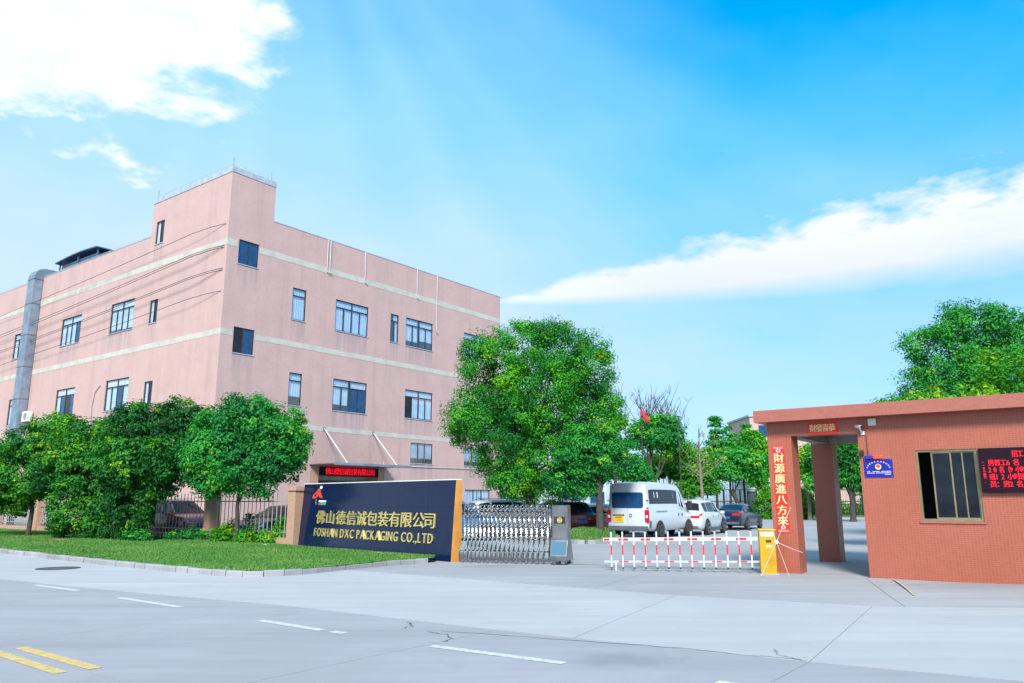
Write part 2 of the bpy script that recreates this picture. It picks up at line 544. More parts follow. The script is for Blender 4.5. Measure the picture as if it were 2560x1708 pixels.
M['cargrey'] = plain('grey_bumper', (0.09, 0.10, 0.12), 0.6)


def paint(name, col):
    return plain(name, col, 0.28, 0.0, var=0.04, coat=0.7)


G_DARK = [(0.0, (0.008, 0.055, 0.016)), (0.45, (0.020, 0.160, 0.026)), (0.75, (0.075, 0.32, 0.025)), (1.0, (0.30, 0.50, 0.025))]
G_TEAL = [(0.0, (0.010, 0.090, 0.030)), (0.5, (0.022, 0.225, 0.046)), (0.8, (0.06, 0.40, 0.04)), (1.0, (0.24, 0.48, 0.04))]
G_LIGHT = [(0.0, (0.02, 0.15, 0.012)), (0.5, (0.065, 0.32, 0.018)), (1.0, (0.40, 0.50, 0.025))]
G_BIG = [(0.0, (0.008, 0.075, 0.025)), (0.4, (0.020, 0.205, 0.028)), (0.7, (0.075, 0.40, 0.016)), (1.0, (0.32, 0.45, 0.025))]
M['leaf_dark'] = leafmat('leaf_dark', G_DARK)
M['leaf_teal'] = leafmat('leaf_teal', G_TEAL)
M['leaf_light'] = leafmat('leaf_light', G_LIGHT)
M['leaf_big'] = leafmat('leaf_big', G_BIG)


# ------------------------------------------------------------------ lettering
_glyphs = {}


def glyph(ch, extrude=0.0, fat=0.0):
    key = (ch, round(extrude, 4), round(fat, 4))
    if key not in _glyphs:
        cu = bpy.data.curves.new('letter', 'FONT')
        cu.body = ch; cu.size = 1.0; cu.extrude = extrude; cu.offset = fat
        cu.resolution_u = 3
        o = bpy.data.objects.new('letter', cu)
        COL.objects.link(o)
        bpy.context.view_layer.update()
        dg = bpy.context.evaluated_depsgraph_get()
        me = bpy.data.meshes.new_from_object(o.evaluated_get(dg))
        me.materials.clear()
        vs = np.array([v.co[:] for v in me.vertices]) if len(me.vertices) else np.zeros((1, 3))
        fs = [tuple(p.vertices) for p in me.polygons]
        bpy.data.objects.remove(o); bpy.data.curves.remove(cu); bpy.data.meshes.remove(me)
        _glyphs[key] = (vs, fs)
    return _glyphs[key]


def glyph_em():
    vs, _ = glyph('国')
    return vs[:, 0].min(), vs[:, 0].max(), vs[:, 1].min(), vs[:, 1].max()


EM = glyph_em()
FAT = 0.0


def cjk(ch, cx, cz, w, h, fat=0.0, depth=0.0):
    """glyph standing in the xz plane, centred on cx, cz, facing -y; its back face at y = 0"""
    s = (EM[1] - EM[0])
    vs, fs = glyph(ch, depth / 2 / (w / s) if depth else 0.0, fat)
    x = (vs[:, 0] - (EM[0] + EM[1]) / 2) * (w / s) + cx
    z = (vs[:, 1] - (EM[2] + EM[3]) / 2) * (h / (EM[3] - EM[2])) + cz
    y = -(vs[:, 2]) * (w / s) - depth / 2
    return list(zip(x, y, z)), fs


def bold(vs, fs, b):
    """heavier strokes: the outline doubled a little to the side, the second copy a hair proud"""
    n = len(vs)
    v2 = [(a - b, c, d) for a, c, d in vs] + [(a + b, c - 0.0006, d) for a, c, d in vs]
    return v2, list(fs) + [tuple(i + n for i in f) for f in fs]


def latin(ch, x0, z0, w_scale, h, fat=0.0, depth=0.0):
    ref, _ = glyph('H', 0, 0)
    hh = ref[:, 1].max() - ref[:, 1].min()
    s = h / hh
    vs, fs = glyph(ch, depth / 2 / s if depth else 0.0, fat)
    x = (vs[:, 0] - vs[:, 0].min()) * s * w_scale
    z = vs[:, 1] * s + z0
    y = -vs[:, 2] * s - depth / 2
    return list(zip(x + x0, y, z)), fs, x0 + x.max()


def line_text(parent, mat, text, x0, x1, zc, h, y, fat=0.0):
    """one line of characters spread evenly over x0..x1, each a part of its own"""
    n = len(text); p = (x1 - x0) / n
    for i, ch in enumerate(text):
        if ch == ' ': continue
        vs, fs = cjk(ch, x0 + p * (i + 0.5), zc, min(p * 0.92, h), h, fat)
        vs, fs = bold(vs, fs, h * 0.02)
        MB().add([(a, b + y, c) for a, b, c in vs], fs).build('character', mat, parent, fix=False)


# ------------------------------------------------------------------ ground, road, yard
def inset(poly, d):
    n = len(poly); out = []
    for i in range(n):
        p0, p1, p2 = Vector(poly[i - 1]), Vector(poly[i]), Vector(poly[(i + 1) % n])
        e1 = (p1 - p0).normalized(); e2 = (p2 - p1).normalized()
        n1 = Vector((-e1.y, e1.x)); n2 = Vector((-e2.y, e2.x))
        b = (n1 + n2)
        den = 1 + n1.dot(n2)
        out.append(p1 + b * (d / max(den, 0.3)))
    return out


def structure(name, label, cat):
    return thing(name, label, cat, kind='structure')


def slab(parent, pts_uv, mat, name='slab', gap=0.006, z=0.0, zs=None):
    pts = inset([uv(*p) for p in pts_uv], gap)
    n = len(pts)
    zs = zs or [z] * n
    mb = MB()
    mb.add([(p[0], p[1], zz - 0.12) for p, zz in zip(pts, zs)] + [(p[0], p[1], zz) for p, zz in zip(pts, zs)],
           [tuple(range(n, 2 * n))] + [(i, (i + 1) % n, n + (i + 1) % n, n + i) for i in range(n)])
    o = mb.build(name, mat, parent, fix=False)
    return o


ground = MB().poly([(-900, -300, -0.03), (900, -300, -0.03), (900, 1500, -0.03), (-900, 1500, -0.03)]).build('ground', M['ground'])
tag(ground, 'bare concrete ground running off to the horizon', 'ground', kind='structure')

road = structure('road', 'grey concrete road with white dashes and a double yellow line', 'road')
EDGE = [(-60, 6.9), (-27.4, 6.95), (-23.2, 7.0), (-19.0, 7.2), (-14.8, 7.6), (-10.65, 8.2), (-6.53, 8.36), (-2.68, 8.72), (1.3, 9.35), (5.4, 9.7), (40, 9.9)]
for (a, b) in zip(EDGE[:-1], EDGE[1:]):
    slab(road, [(a[0], 3.97), (b[0], 3.97), (b[0], b[1]), (a[0], a[1])], M['road'])
for (a, b) in zip(EDGE[:-1], EDGE[1:]):
    slab(road, [(a[0], -4.2), (b[0], -4.2), (b[0], 3.97), (a[0], 3.97)], M['road'])

apron = structure('pavement', 'pale concrete apron between the road and the factory gate', 'pavement')
DB, DT = (-5.42, 8.47), (-6.3, 13.2)
CB, CT = (-2.68, 8.72), (-3.18, 13.75)
slab(apron, [(-60, 6.9), (-27.4, 6.95), (-23.2, 7.0), (-19, 7.2), (-14.8, 7.6), (-10.65, 8.2), (-6.53, 8.36), DB, DT, (-60, 13.15)], M['apron'])
slab(apron, [DB, CB, CT, (-4.7, 13.5), DT], M['apron'])
slab(apron, [CB, (1.3, 9.35), (5.4, 9.7), (40, 9.9), (40, 15.6), (2.0, 15.6), (-1.22, 14.77), (-2.4, 14.15), CT], M['apron'])

yard = structure('yard', 'pinkish concrete yard inside and before the gate', 'yard')
EB, ET = (-8.0, 13.18), (-9.0, 18.3)
FB, FM, FT = (-2.75, 14.0), (-3.36, 15.64), (-4.3, 18.3)
slab(yard, [(-60, 13.15), EB, ET, (-60, 18.3)], M['yard'])
slab(yard, [EB, DT, (-4.7, 13.5), CT, FB, FM, FT, ET], M['yard'])
slab(yard, [FB, (-2.4, 14.15), (-1.22, 14.77), (2.0, 15.6), (2.0, 18.3), FT, FM], M['yard'], zs=[0, 0.01, 0.02, 0.10, 0.14, 0.0, 0.0])
slab(yard, [(2.0, 15.6), (40, 15.6), (40, 18.3), (2.0, 18.3)], M['yard'], zs=[0.10, 0.10, 0.14, 0.14])
for a, b in ((-60, -9.0), (-9.0, -4.3), (-4.3, 2.0), (2.0, 60)):
    slab(yard, [(a, 18.3), (b, 18.3), (b, 26), (a, 26)], M['yard'])
for a, b in ((-60, -14), (-14, -6), (-6, 2), (2, 14), (14, 60)):
    for c, d in ((26, 34), (34, 44), (44, 72)):
        slab(yard, [(a, c), (b, c), (b, d), (a, d)], M['yard'])


def strip(name, pts, w, mat, parent, z=0.004):
    """thin flat ribbon along pts"""
    pts = [Vector(p) for p in pts]; L = []; Rr = []
    for i, p in enumerate(pts):
        t = (pts[min(i + 1, len(pts) - 1)] - pts[max(i - 1, 0)]).normalized()
        q = Vector((-t.y, t.x)); ww = w[i] if isinstance(w, list) else w
        L.append(p + q * ww / 2); Rr.append(p - q * ww / 2)
    mb = MB(); n = len(pts)
    zl = z if isinstance(z, list) else [z] * n
    mb.add([(p.x, p.y, q) for p, q in zip(L, zl)] + [(p.x, p.y, q) for p, q in zip(Rr, zl)], [(i, n + i, n + i + 1, i + 1) for i in range(n - 1)])
    return mb.build(name, mat, parent, fix=False)


for a, b in (((-9.46, 16.01), (-8.07, 15.03)), ((-6.79, 13.98), (-5.2, 12.76)), ((-3.53, 11.41), (-2.45, 10.56)), ((-2.31, 10.46), (-2.11, 10.33)),
             ((-0.93, 9.46), (0.54, 8.49)), ((1.9, 7.66), (3.4, 6.53)), ((-13.6, 19.1), (-12.0, 17.9))):
    strip('lane_dash', [a, b], 0.13, M['white_paint'], road)
strip('yellow_line', [(-5.615, 9.365), (-4.16, 8.235)], 0.14, M['yellow_paint'], road)
strip('yellow_line', [(-7.2, 10.25), (-5.53, 8.94), (-4.39, 8.03)], 0.13, M['yellow_paint'], road)
strip('yellow_line', [(8.06, 17.1), (7.86, 16.5), (7.6, 15.75), (7.38, 15.1), (7.05, 14.2)], 0.045, M['yellow_faded'], yard, [0.018, 0.034, 0.045, 0.036, 0.02])


def crack(pts, jit, parent, w=0.009, n=7):
    out = []
    for (a, b) in zip(pts[:-1], pts[1:]):
        a, b = Vector(a), Vector(b)
        for i in range(n):
            t = i / n
            p = a.lerp(b, t); d = (b - a).normalized()
            out.append(p + Vector((-d.y, d.x)) * random.uniform(-jit, jit))
    out.append(Vector(pts[-1]))
    strip('crack', out, [w * random.uniform(0.5, 1.2) for _ in out], M['crack'], parent)


crack([(-1.45, 11.25), (-1.32, 10.9), (-1.42, 10.72)], 0.05, road, 0.016)
crack([(-1.1, 10.45), (-0.86, 10.25), (-0.72, 9.97), (-0.83, 9.73)], 0.04, road, 0.016)
crack([(3.07, 8.6), (2.9, 8.9), (2.95, 9.25)], 0.03, apron, 0.01)
crack([(0.2, 15.4), (1.6, 15.8), (3.4, 16.6)], 0.08, yard, 0.008)
crack([(-0.9, 10.5), (1.56, 9.5), (3.05, 8.66)], 0.03, road, 0.014, 14)
mh = thing('manhole_cover', 'round dark iron manhole cover set in the road by the lawn kerb', 'manhole cover', (-11.2, 19.85, 0.0))
MB().lathe([(0.40, 0.0), (0.40, 0.012), (0.36, 0.012), (0.36, 0.008), (0.02, 0.008)], 28).build('lid', plain('iron', (0.10, 0.10, 0.11), 0.7, 0.3, bump=0.6, bscale=30), mh)
MB().lathe([(0.50, -0.02), (0.50, 0.006), (0.41, 0.006)], 28).build('rim', M['crack'], mh)

# lawn with its kerb
KERB = [(-40.0, 43.4), (-26.0, 32.8), (-16.29, 25.5), (-12.96, 22.74), (-10.35, 20.65), (-8.27, 19.09), (-6.86, 18.11), (-6.3, 17.77), (-5.95, 17.62), (-5.62, 17.62),
        (-5.23, 17.76), (-4.85, 18.08), (-4.4, 18.75), (-3.96, 19.5), (-3.32, 20.38), (-2.85, 20.9), (-2.2, 21.55)]


def along(poly, step):
    """points spaced evenly along a polyline"""
    pts = [Vector(p) for p in poly]; out = [pts[0].copy()]; acc = 0.0
    for a, b in zip(pts[:-1], pts[1:]):
        L = (b - a).length; t = step - acc
        while t <= L:
            out.append(a.lerp(b, t / L)); t += step
        acc = (L - (t - step))
    return out


lawn = structure('lawn', 'strip of mown lawn between the road kerb and the company sign', 'lawn')
FEN_P = Vector((-7.6, 28.2)); FEN_L = Vector((-0.799, 0.601))
inner = [Vector(p) + Vector((0.085, 0.13)) for p in KERB]
far_side = [(-2.25, 22.35), (-7.55, 28.05)] + [tuple(FEN_P + FEN_L * t + Vector((-0.1, -0.16))) for t in (0.3, 10, 20, 30, 42)]
ring = [(p.x, p.y) for p in inner] + [tuple(p) for p in far_side]
lz = [0.125] * len(inner) + [0.06, 0.05] + [0.10, 0.12, 0.13, 0.13, 0.13]
mb = MB()
# triangulated between kerb side and fence side
A = [Vector((p.x, p.y, 0.125)) for p in inner]
Bs = [Vector((*tuple(FEN_P + FEN_L * 42), 0.13))]
n = len(A)
Bl = []
for i in range(n):
    t = i / (n - 1)
    q = [Vector((*(FEN_P + FEN_L * s), 0.12)) for s in (42, 27, 18, 14, 10.5, 7, 5, 4, 3.2, 2.2)][i] if i < 10 else None
    if q is None:
        f = (i - 9) / (n - 1 - 9)
        q = Vector((-7.55, 28.05, 0.08)).lerp(Vector((-2.1, 22.2, 0.10)), f)
    Bl.append(q)
rows = []
for j in range(7):
    f = j / 6
    rows.append([a.lerp(b, f) + Vector((0, 0, 0.05 * math.sin(f * math.pi))) for a, b in zip(A, Bl)])
vs = [p for r in rows for p in r]
fs = [(j * n + i, j * n + i + 1, (j + 1) * n + i + 1, (j + 1) * n + i) for j in range(6) for i in range(n - 1)]
mb.add(vs, fs)
turf = mb.build('turf', M['soil'], lawn, smooth=True)


def grass_mesh(name, tris, count, h, parent=None, wid=0.012):
    """short upright blades over a list of triangles"""
    T = np.array([[p[:] for p in t] for t in tris])
    ar = np.linalg.norm(np.cross(T[:, 1] - T[:, 0], T[:, 2] - T[:, 0]), axis=1)
    d = np.linalg.norm(T.mean(1)[:, :2], axis=1)
    wgt = ar / np.maximum(d, 12) ** 1.0
    idx = RNG.choice(len(T), count, p=wgt / wgt.sum())
    r1 = np.sqrt(RNG.random(count)); r2 = RNG.random(count)
    P = T[idx, 0] * (1 - r1)[:, None] + T[idx, 1] * (r1 * (1 - r2))[:, None] + T[idx, 2] * (r1 * r2)[:, None]
    P[:, 2] -= 0.006
    a = RNG.random(count) * 6.283
    patch = np.sin(P[:, 0] * 1.3 + 2 * np.sin(P[:, 1] * 0.7)) * np.cos(P[:, 1] * 1.7 + P[:, 0] * 0.4)
    hh = h * (0.55 + 0.8 * RNG.random(count)) * (1 + 0.2 * patch)
    w = np.stack([np.cos(a), np.sin(a), np.zeros(count)], 1) * wid * (0.7 + RNG.random(count))[:, None]
    lean = np.stack([RNG.normal(0, 0.45, count), RNG.normal(0, 0.45, count), np.ones(count)], 1) * hh[:, None]
    V = np.stack([P - w, P + w, P + lean], 1).reshape(-1, 3)
    me = bpy.data.meshes.new(name)
    me.vertices.add(3 * count); me.vertices.foreach_set('co', V.ravel())
    me.loops.add(3 * count); me.loops.foreach_set('vertex_index', np.arange(3 * count, dtype=np.int32))
    me.polygons.add(count)
    me.polygons.foreach_set('loop_start', np.arange(0, 3 * count, 3, dtype=np.int32))
    me.polygons.foreach_set('loop_total', np.full(count, 3, dtype=np.int32))
    at_ = me.attributes.new('tone', 'FLOAT', 'POINT')
    tone = np.clip(0.45 + 0.16 * patch + RNG.normal(0, 0.17, count), 0, 1)
    at_.data.foreach_set('value', np.repeat(tone, 3).astype(np.float32))
    me.update()
    return link(name, me, M['grass'], parent)


tris = []
for f in fs:
    q = [Vector(vs[i]) for i in f]
    tris += [(q[0], q[1], q[2]), (q[0], q[2], q[3])]
g = grass_mesh('grass', tris, 170000, 0.05)
tag(g, 'short mown green grass of the roadside lawn', 'grass', kind='stuff')

kerb = structure('kerb', 'row of grey kerb stones edging the lawn', 'kerb')
kp = along(KERB, 0.46)
for i, (a, b) in enumerate(zip(kp[:-1], kp[1:])):
    d = (b - a); L = d.length; d.normalize(); q = Vector((-d.y, d.x))
    if q.dot(Vector((0.3, 0.9))) < 0: q = -q
    j = random.uniform(-0.012, 0.012)
    a2 = a + d * 0.012; b2 = b - d * 0.012
    hz = 0.125 + random.uniform(-0.008, 0.010)
    mb = MB()
    pts = [a2 + q * j, b2 + q * j, b2 + q * (0.15 + j), a2 + q * (0.15 + j)]
    top = [a2 + q * (0.025 + j), b2 + q * (0.025 + j), b2 + q * (0.15 + j), a2 + q * (0.15 + j)]
    mb.add([(p.x, p.y, -0.05) for p in pts] + [(p.x, p.y, hz * 0.8) for p in pts[:2]] + [(p.x, p.y, hz) for p in top],
           [(0, 1, 5, 4), (4, 5, 7, 6), (6, 7, 8, 9), (1, 2, 8, 7, 5), (0, 4, 6, 9, 3), (2, 3, 9, 8)])
    mb.build('kerb_stone', M['kerb'], kerb)
    if a.x < -27: pass

# ------------------------------------------------------------------ factory building
BLD_ROT = math.atan2(0.799, 0.601)
BC = (-16.267, 42.24)
bld = thing('factory_building', 'pink mosaic three storey factory with cream bands and a stair tower at the corner', 'building', (BC[0], BC[1], 0), BLD_ROT)
BL, BW, BH = 25.42, 48.0, 18.22      # along local x, along local y, parapet height
TW_X, TW_Y, TW_H = 3.02, 8.68, 20.72

# openings: x0, x1, z0, z1, style
FRONT = [(0.76, 2.11, 15.05, 16.5, 'blue'), (0.82, 2.19, 9.83, 11.32, 'half'), (4.68, 5.73, 12.48, 14.47, 'narrow'),
         (8.08, 10.92, 12.39, 14.43, 'four'), (12.98, 13.8, 12.44, 14.42, 'slim'), (14.5, 17.32, 12.4, 14.44, 'four2'),
         (20.86, 23.6, 12.4, 14.44, 'four'), (4.78, 5.74, 7.24, 9.2, 'narrow'), (8.16, 11.03, 7.22, 9.24, 'four2'),
         (14.6, 17.43, 7.28, 9.28, 'four'), (20.9, 23.7, 7.25, 9.28, 'four'), (15.3, 17.56, 4.18, 5.6, 'barred'),
         (21.05, 23.8, 4.2, 5.52, 'barred'), (21.2, 24.2, 0.95, 2.43, 'three'), (6.75, 12.85, 0.0, 3.72, 'door')]
LEFT = [(7.15, 8.13, 17.58, 19.09, 'dark1'), (9.95, 13.0, 12.37, 14.39, 'four'), (7.06, 8.01, 12.4, 13.88, 'dark1'),
        (17.15, 20.15, 12.38, 14.37, 'four'), (26.65, 28.25, 12.35, 14.3, 'slim'), (9.7, 12.65, 7.25, 9.23, 'four'),
        (6.8, 7.78, 7.3, 8.73, 'dark1'), (16.95, 19.75, 7.25, 9.22, 'four'), (26.45, 27.75, 7.2, 9.15, 'slim'), (31.5, 33.5, 12.35, 14.3, 'four'),
        (9.7, 12.65, 1.2, 3.2, 'four2'), (16.95, 19.75, 1.2, 3.2, 'four2'), (24.0, 26.8, 1.2, 3.2, 'four2'), (31.5, 34.0, 7.2, 9.2, 'four')]
REVEAL = 0.16


def wall_mesh(mb, length, outline, holes, P, depth=REVEAL):
    """outline: list of (a0, a1, top); P(a, z, d) -> point, d = depth behind the face"""
    xs = sorted({0.0, length} | {h[0] for h in holes} | {h[1] for h in holes} | {o[0] for o in outline} | {o[1] for o in outline})
    for a0, a1 in zip(xs[:-1], xs[1:]):
        if a1 - a0 < 1e-6: continue
        mid = (a0 + a1) / 2
        top = [o[2] for o in outline if o[0] <= mid <= o[1]][0]
        cuts = sorted([(h[2], h[3]) for h in holes if h[0] < mid < h[1]])
        z = 0.0
        for c0, c1 in cuts + [(top, top)]:
            if c0 > z + 1e-6:
                under = (c0, c1) in cuts and c0 > 0.1
                zs_ = [z, max(z, c0 - 1.9), c0] if under and c0 - 1.9 > z else [z, c0]
                for q0, q1 in zip(zs_[:-1], zs_[1:]):
                    if under and q1 == c0:
                        mb.stain = getattr(mb, 'stain', []) + [len(mb.v) + 2, len(mb.v) + 3]
                    mb.poly([P(a0, q0, 0), P(a1, q0, 0), P(a1, q1, 0), P(a0, q1, 0)])
            z = c1
    for h in holes:
        a0, a1, z0, z1 = h[:4]
        d = depth if h[4] != 'door' else 1.1
        mb.poly([P(a0, z0, 0), P(a0, z1, 0), P(a0, z1, d), P(a0, z0, d)])
        mb.poly([P(a1, z0, 0), P(a1, z0, d), P(a1, z1, d), P(a1, z1, 0)])
        mb.poly([P(a0, z1, 0), P(a1, z1, 0), P(a1, z1, d), P(a0, z1, d)])
        if z0 > 0.01: mb.poly([P(a0, z0, 0), P(a0, z0, d), P(a1, z0, d), P(a1, z0, 0)])


def stain_attr(o, mb):
    """rain-washed dirt below the window sills, stored on the wall's vertices"""
    a = o.data.attributes.new('stain', 'FLOAT', 'POINT')
    v = np.zeros(len(o.data.vertices), np.float32); v[getattr(mb, 'stain', [])] = 1.0
    a.data.foreach_set('value', v)


PF = lambda a, z, d: (a, d, z)
PS = lambda a, z, d: (d, a, z)
mb = MB(); wall_mesh(mb, BL, [(0, TW_X, TW_H), (TW_X, BL, BH)], FRONT, PF)
stain_attr(mb.build('front_wall', M['pink'], bld, fix=False), mb)
mb = MB(); wall_mesh(mb, BW, [(0, TW_Y, TW_H), (TW_Y, BW, BH)], LEFT, PS)
stain_attr(mb.build('side_wall', M['pink'], bld, fix=False), mb)
mb = MB()
mb.box(BL - 0.3, BL, 0.002, BW, 0, BH).box(0.05, BL - 0.302, BW - 0.3, BW, 0, BH)
mb.box(TW_X - 0.25, TW_X, 0.002, TW_Y, BH - 1.5, TW_H).box(0.002, TW_X - 0.252, TW_Y - 0.25, TW_Y, BH - 1.5, TW_H)
mb.box(TW_X + 0.01, BL - 0.302, 0.08, 0.24, 16.9, BH - 0.002).box(0.08, 0.24, TW_Y + 0.01, BW - 0.302, 16.9, BH - 0.002)
mb.build('back_wall', M['pink'], bld)
mb = MB(); mb.box(0.25, BL - 0.31, 0.25, BW - 0.31, 16.7, 16.95).box(0.05, TW_X - 0.26, 0.05, TW_Y - 0.26, TW_H - 0.3, TW_H - 0.1)
mb.build('roof', M['roofing'], bld)
mb = MB()
for zz in (0.0, 5.4, 10.6, 15.8):
    mb.box(0.2, BL - 0.4, 1.2, 1.25, zz, min(zz + 5.1, 16.6))
    mb.box(1.2, 1.25, 1.3, BW - 0.5, zz, min(zz + 5.1, 16.6))
mb.build('inner_partition', M['inside'], bld)
# coping and cream bands, 10 mm proud
mb = MB()
mb.box(-0.02, TW_X + 0.02, -0.03, 0.0, 20.42, 20.74).box(-0.03, 0.0, 0.0, TW_Y, 20.42, 20.74)
mb.box(TW_X + 0.001, BL + 0.02, -0.02, 0.24, BH, BH + 0.05).box(-0.02, 0.24, TW_Y + 0.001, BW, BH, BH + 0.05)
mb.box(-0.02, TW_X, 0.001, 0.25, TW_H + 0.022, TW_H + 0.06).box(-0.02, 0.25, 0.252, TW_Y, TW_H + 0.022, TW_H + 0.06)
mb.build('coping', M['grey_trim'], bld)


def bands(holes, length, P, skip=()):
    for z0, z1 in ((15.98, 16.36), (10.76, 11.1), (5.84, 6.13)):
        cut = sorted([(h[0] - 0.06, h[1] + 0.06) for h in holes if h[2] < z1 and h[3] > z0] + list(skip))
        a = 0.0
        for c0, c1 in cut + [(length, length)]:
            if c0 > a + 0.05:
                m2 = MB()
                p = [P(a, z0, -0.012), P(c0, z0, -0.012), P(c0, z1, -0.012), P(a, z1, -0.012)]
                off = Vector(P(0, 0, 0.011)) - Vector(P(0, 0, 0))
                m2.extrude(p, off)
                m2.build('band', M['cream'], bld)
            a = c1


bands(FRONT, BL, PF)
bands(LEFT, BW, PS)


def window(parent, a0, a1, z0, z1, style, P, name='window'):
    """frame as the part; panes, curtain and bars below it"""
    w = a1 - a0; h = z1 - z0; t = 0.055

    def bx(m, b0, b1, c0, c1, d0, d1):
        pts = [P(b, c, d) for d in (d0, d1) for c in (c0, c1) for b in (b0, b1)]
        m.add(pts, [(0, 2, 3, 1), (4, 5, 7, 6), (0, 1, 5, 4), (2, 6, 7, 3), (0, 4, 6, 2), (1, 3, 7, 5)])
    fr = MB()
    D0, D1 = 0.05, 0.11
    bx(fr, a0, a0 + t, z0, z1, D0, D1); bx(fr, a1 - t, a1, z0, z1, D0, D1)
    bx(fr, a0 + t, a1 - t, z0, z0 + t, D0, D1); bx(fr, a0 + t, a1 - t, z1 - t, z1, D0, D1)
    cells = []
    cur = []
    tr = z1 - h * 0.24
    if style in ('four', 'four2', 'three'):
        n = 3 if style == 'three' else 4
        has_tr = style != 'three'
        zt = tr if has_tr else z1 - t
        if has_tr:
            bx(fr, a0 + t, a1 - t, tr - 0.03, tr + 0.03, D0 - 0.004, D1)
            m = (a0 + a1) / 2
            bx(fr, m - 0.025, m + 0.025, tr + 0.03, z1 - t, D0, D1)
            cells += [(a0 + t, m - 0.025, tr + 0.03, z1 - t, 0), (m + 0.025, a1 - t, tr + 0.03, z1 - t, 0)]
        iw = (w - 2 * t) / n
        for i in range(n):
            b0 = a0 + t + i * iw; b1 = b0 + iw
            if i: bx(fr, b0 - 0.03, b0 + 0.03, z0 + t, zt - (0.03 if has_tr else 0), D0 + 0.003 * (i % 2), D1)
            cells.append((b0 + (0.03 if i else 0), b1 - (0.03 if i < n - 1 else 0), z0 + t, zt - (0.03 if has_tr else 0), 0))
        rr = random.random()
        low = 0.28 * h if style == 'four2' else (0.0 if rr < 0.5 else 0.12 * h)
        cur = [(a0 + 0.02, a0 + w * (0.46 if style == 'four2' else 0.5), z0 + low * 0.7, z1), (a0 + w * 0.53, a1 - 0.02, z0 + low, z1)]
    elif style == 'narrow':
        bx(fr, a0 + t, a1 - t, tr - 0.03, tr + 0.03, D0 - 0.004, D1)
        cells = [(a0 + t, a1 - t, tr + 0.03, z1 - t, 0), (a0 + t, a1 - t, z0 + t, tr - 0.03, 0)]
        cur = [(a0 + 0.02, a1 - 0.02, z0 + 0.02 if z0 > 10 else z0 + 0.55, z1)]
    elif style == 'slim':
        m = (a0 + a1) / 2
        bx(fr, a0 + t, a1 - t, tr - 0.03, tr + 0.03, D0 - 0.004, D1)
        bx(fr, m - 0.03, m + 0.03, z0 + t, tr - 0.03, D0, D1)
        cells = [(a0 + t, a1 - t, tr + 0.03, z1 - t, 0), (a0 + t, m - 0.03, z0 + t, tr - 0.03, 0), (m + 0.03, a1 - t, z0 + t, tr - 0.03, 0)]
        cur = [(m, a1 - 0.02, z0 + 0.02, z1)]
    elif style in ('blue', 'half', 'dark1'):
        m = a0 + w * (0.5 if style != 'half' else 0.46)
        bx(fr, m - 0.03, m + 0.03, z0 + t, z1 - t, D0, D1)
        cells = [(a0 + t, m - 0.03, z0 + t, z1 - t, 1 if style == 'blue' else 2), (m + 0.03, a1 - t, z0 + t, z1 - t, 2 if style == 'dark1' else 1)]
        if style == 'dark1': cells[1] = (*cells[1][:4], 0); cur = [(m, a1 - 0.02, z0 + 0.02, z1)]
    elif style == 'barred':
        n = 3; iw = (w - 2 * t) / n
        for i in range(n):
            b0 = a0 + t + i * iw
            if i: bx(fr, b0 - 0.03, b0 + 0.03, z0 + t, z1 - t, D0, D1)
            cells.append((b0 + (0.03 if i else 0), b0 + iw - (0.03 if i < n - 1 else 0), z0 + t, z1 - t, 0))
        cur = [(a0 + 0.02, a1 - 0.02, z0 + h * 0.25, z1)]
    f = fr.build(name, M['frame_dark'], parent)
    for c in cells:
        m2 = MB(); bx(m2, c[0], c[1], c[2], c[3], 0.075, 0.085)
        gm = c[4] if c[4] or c[3] > tr + 0.01 or style in ('narrow', 'slim') or random.random() > 0.17 else random.choice((1, 2))
        m2.build('pane', [M['glass'], M['glass_blue'], M['glass_dark']][gm], f)
    for c in cur:
        if c[1] - c[0] < 0.1: continue
        k = max(6, int((c[1] - c[0]) / 0.055)); m2 = MB(); vs = []
        for i in range(k + 1):
            a = c[0] + (c[1] - c[0]) * i / k; d = 0.135 + 0.014 * math.sin(i * 1.9 + a)
            vs += [P(a, c[2], d), P(a, c[3], d)]
        m2.add(vs, [(2 * i, 2 * i + 2, 2 * i + 3, 2 * i + 1) for i in range(k)])
        m2.build('curtain', M['curtain'], f, fix=False)
    if style == 'barred':
        m2 = MB(); k = int(w / 0.16)
        for i in range(1, k):
            a = a0 + w * i / k
            bx(m2, a - 0.008, a + 0.008, z0, z1, 0.012, 0.028)
        m2.build('window_bars', M['grille'], f)
    sl = MB(); bx(sl, a0 - 0.04, a1 + 0.04, z0 - 0.05, z0 - 0.002, -0.04, 0.0)
    sl.build('sill', M['grey_trim'], f)
    return f


for h in FRONT:
    if h[4] != 'door': window(bld, *h, PF)
for h in LEFT:
    window(bld, *h, PS)
# entrance recess
mb = MB(); mb.box(6.75, 12.85, 1.1, 1.14, 0, 3.72); mb.build('entrance_back', M['plaster'], bld)
dr = MB()
for a in (7.5, 9.1, 9.8, 10.5, 12.1): dr.box(a - 0.04, a + 0.04, 1.03, 1.09, 0, 2.75)
dr.box(7.46, 12.14, 1.02, 1.089, 2.75, 2.85)
door = dr.build('entrance_door', M['frame_dark'], bld)
for a, b in ((7.54, 9.06), (9.14, 9.76), (9.84, 10.46), (10.54, 12.06)):
    MB().box(a, b, 1.05, 1.07, 0.02, 2.75).build('pane', M['glass_dark'], door)
MB().box(6.78, 7.36, 0.02, 1.02, 0.0, 3.7).build('entrance_pillar', M['ftile'], bld)
MB().box(12.3, 12.83, 0.02, 1.02, 0.0, 3.7).build('entrance_pillar', M['ftile'], bld)
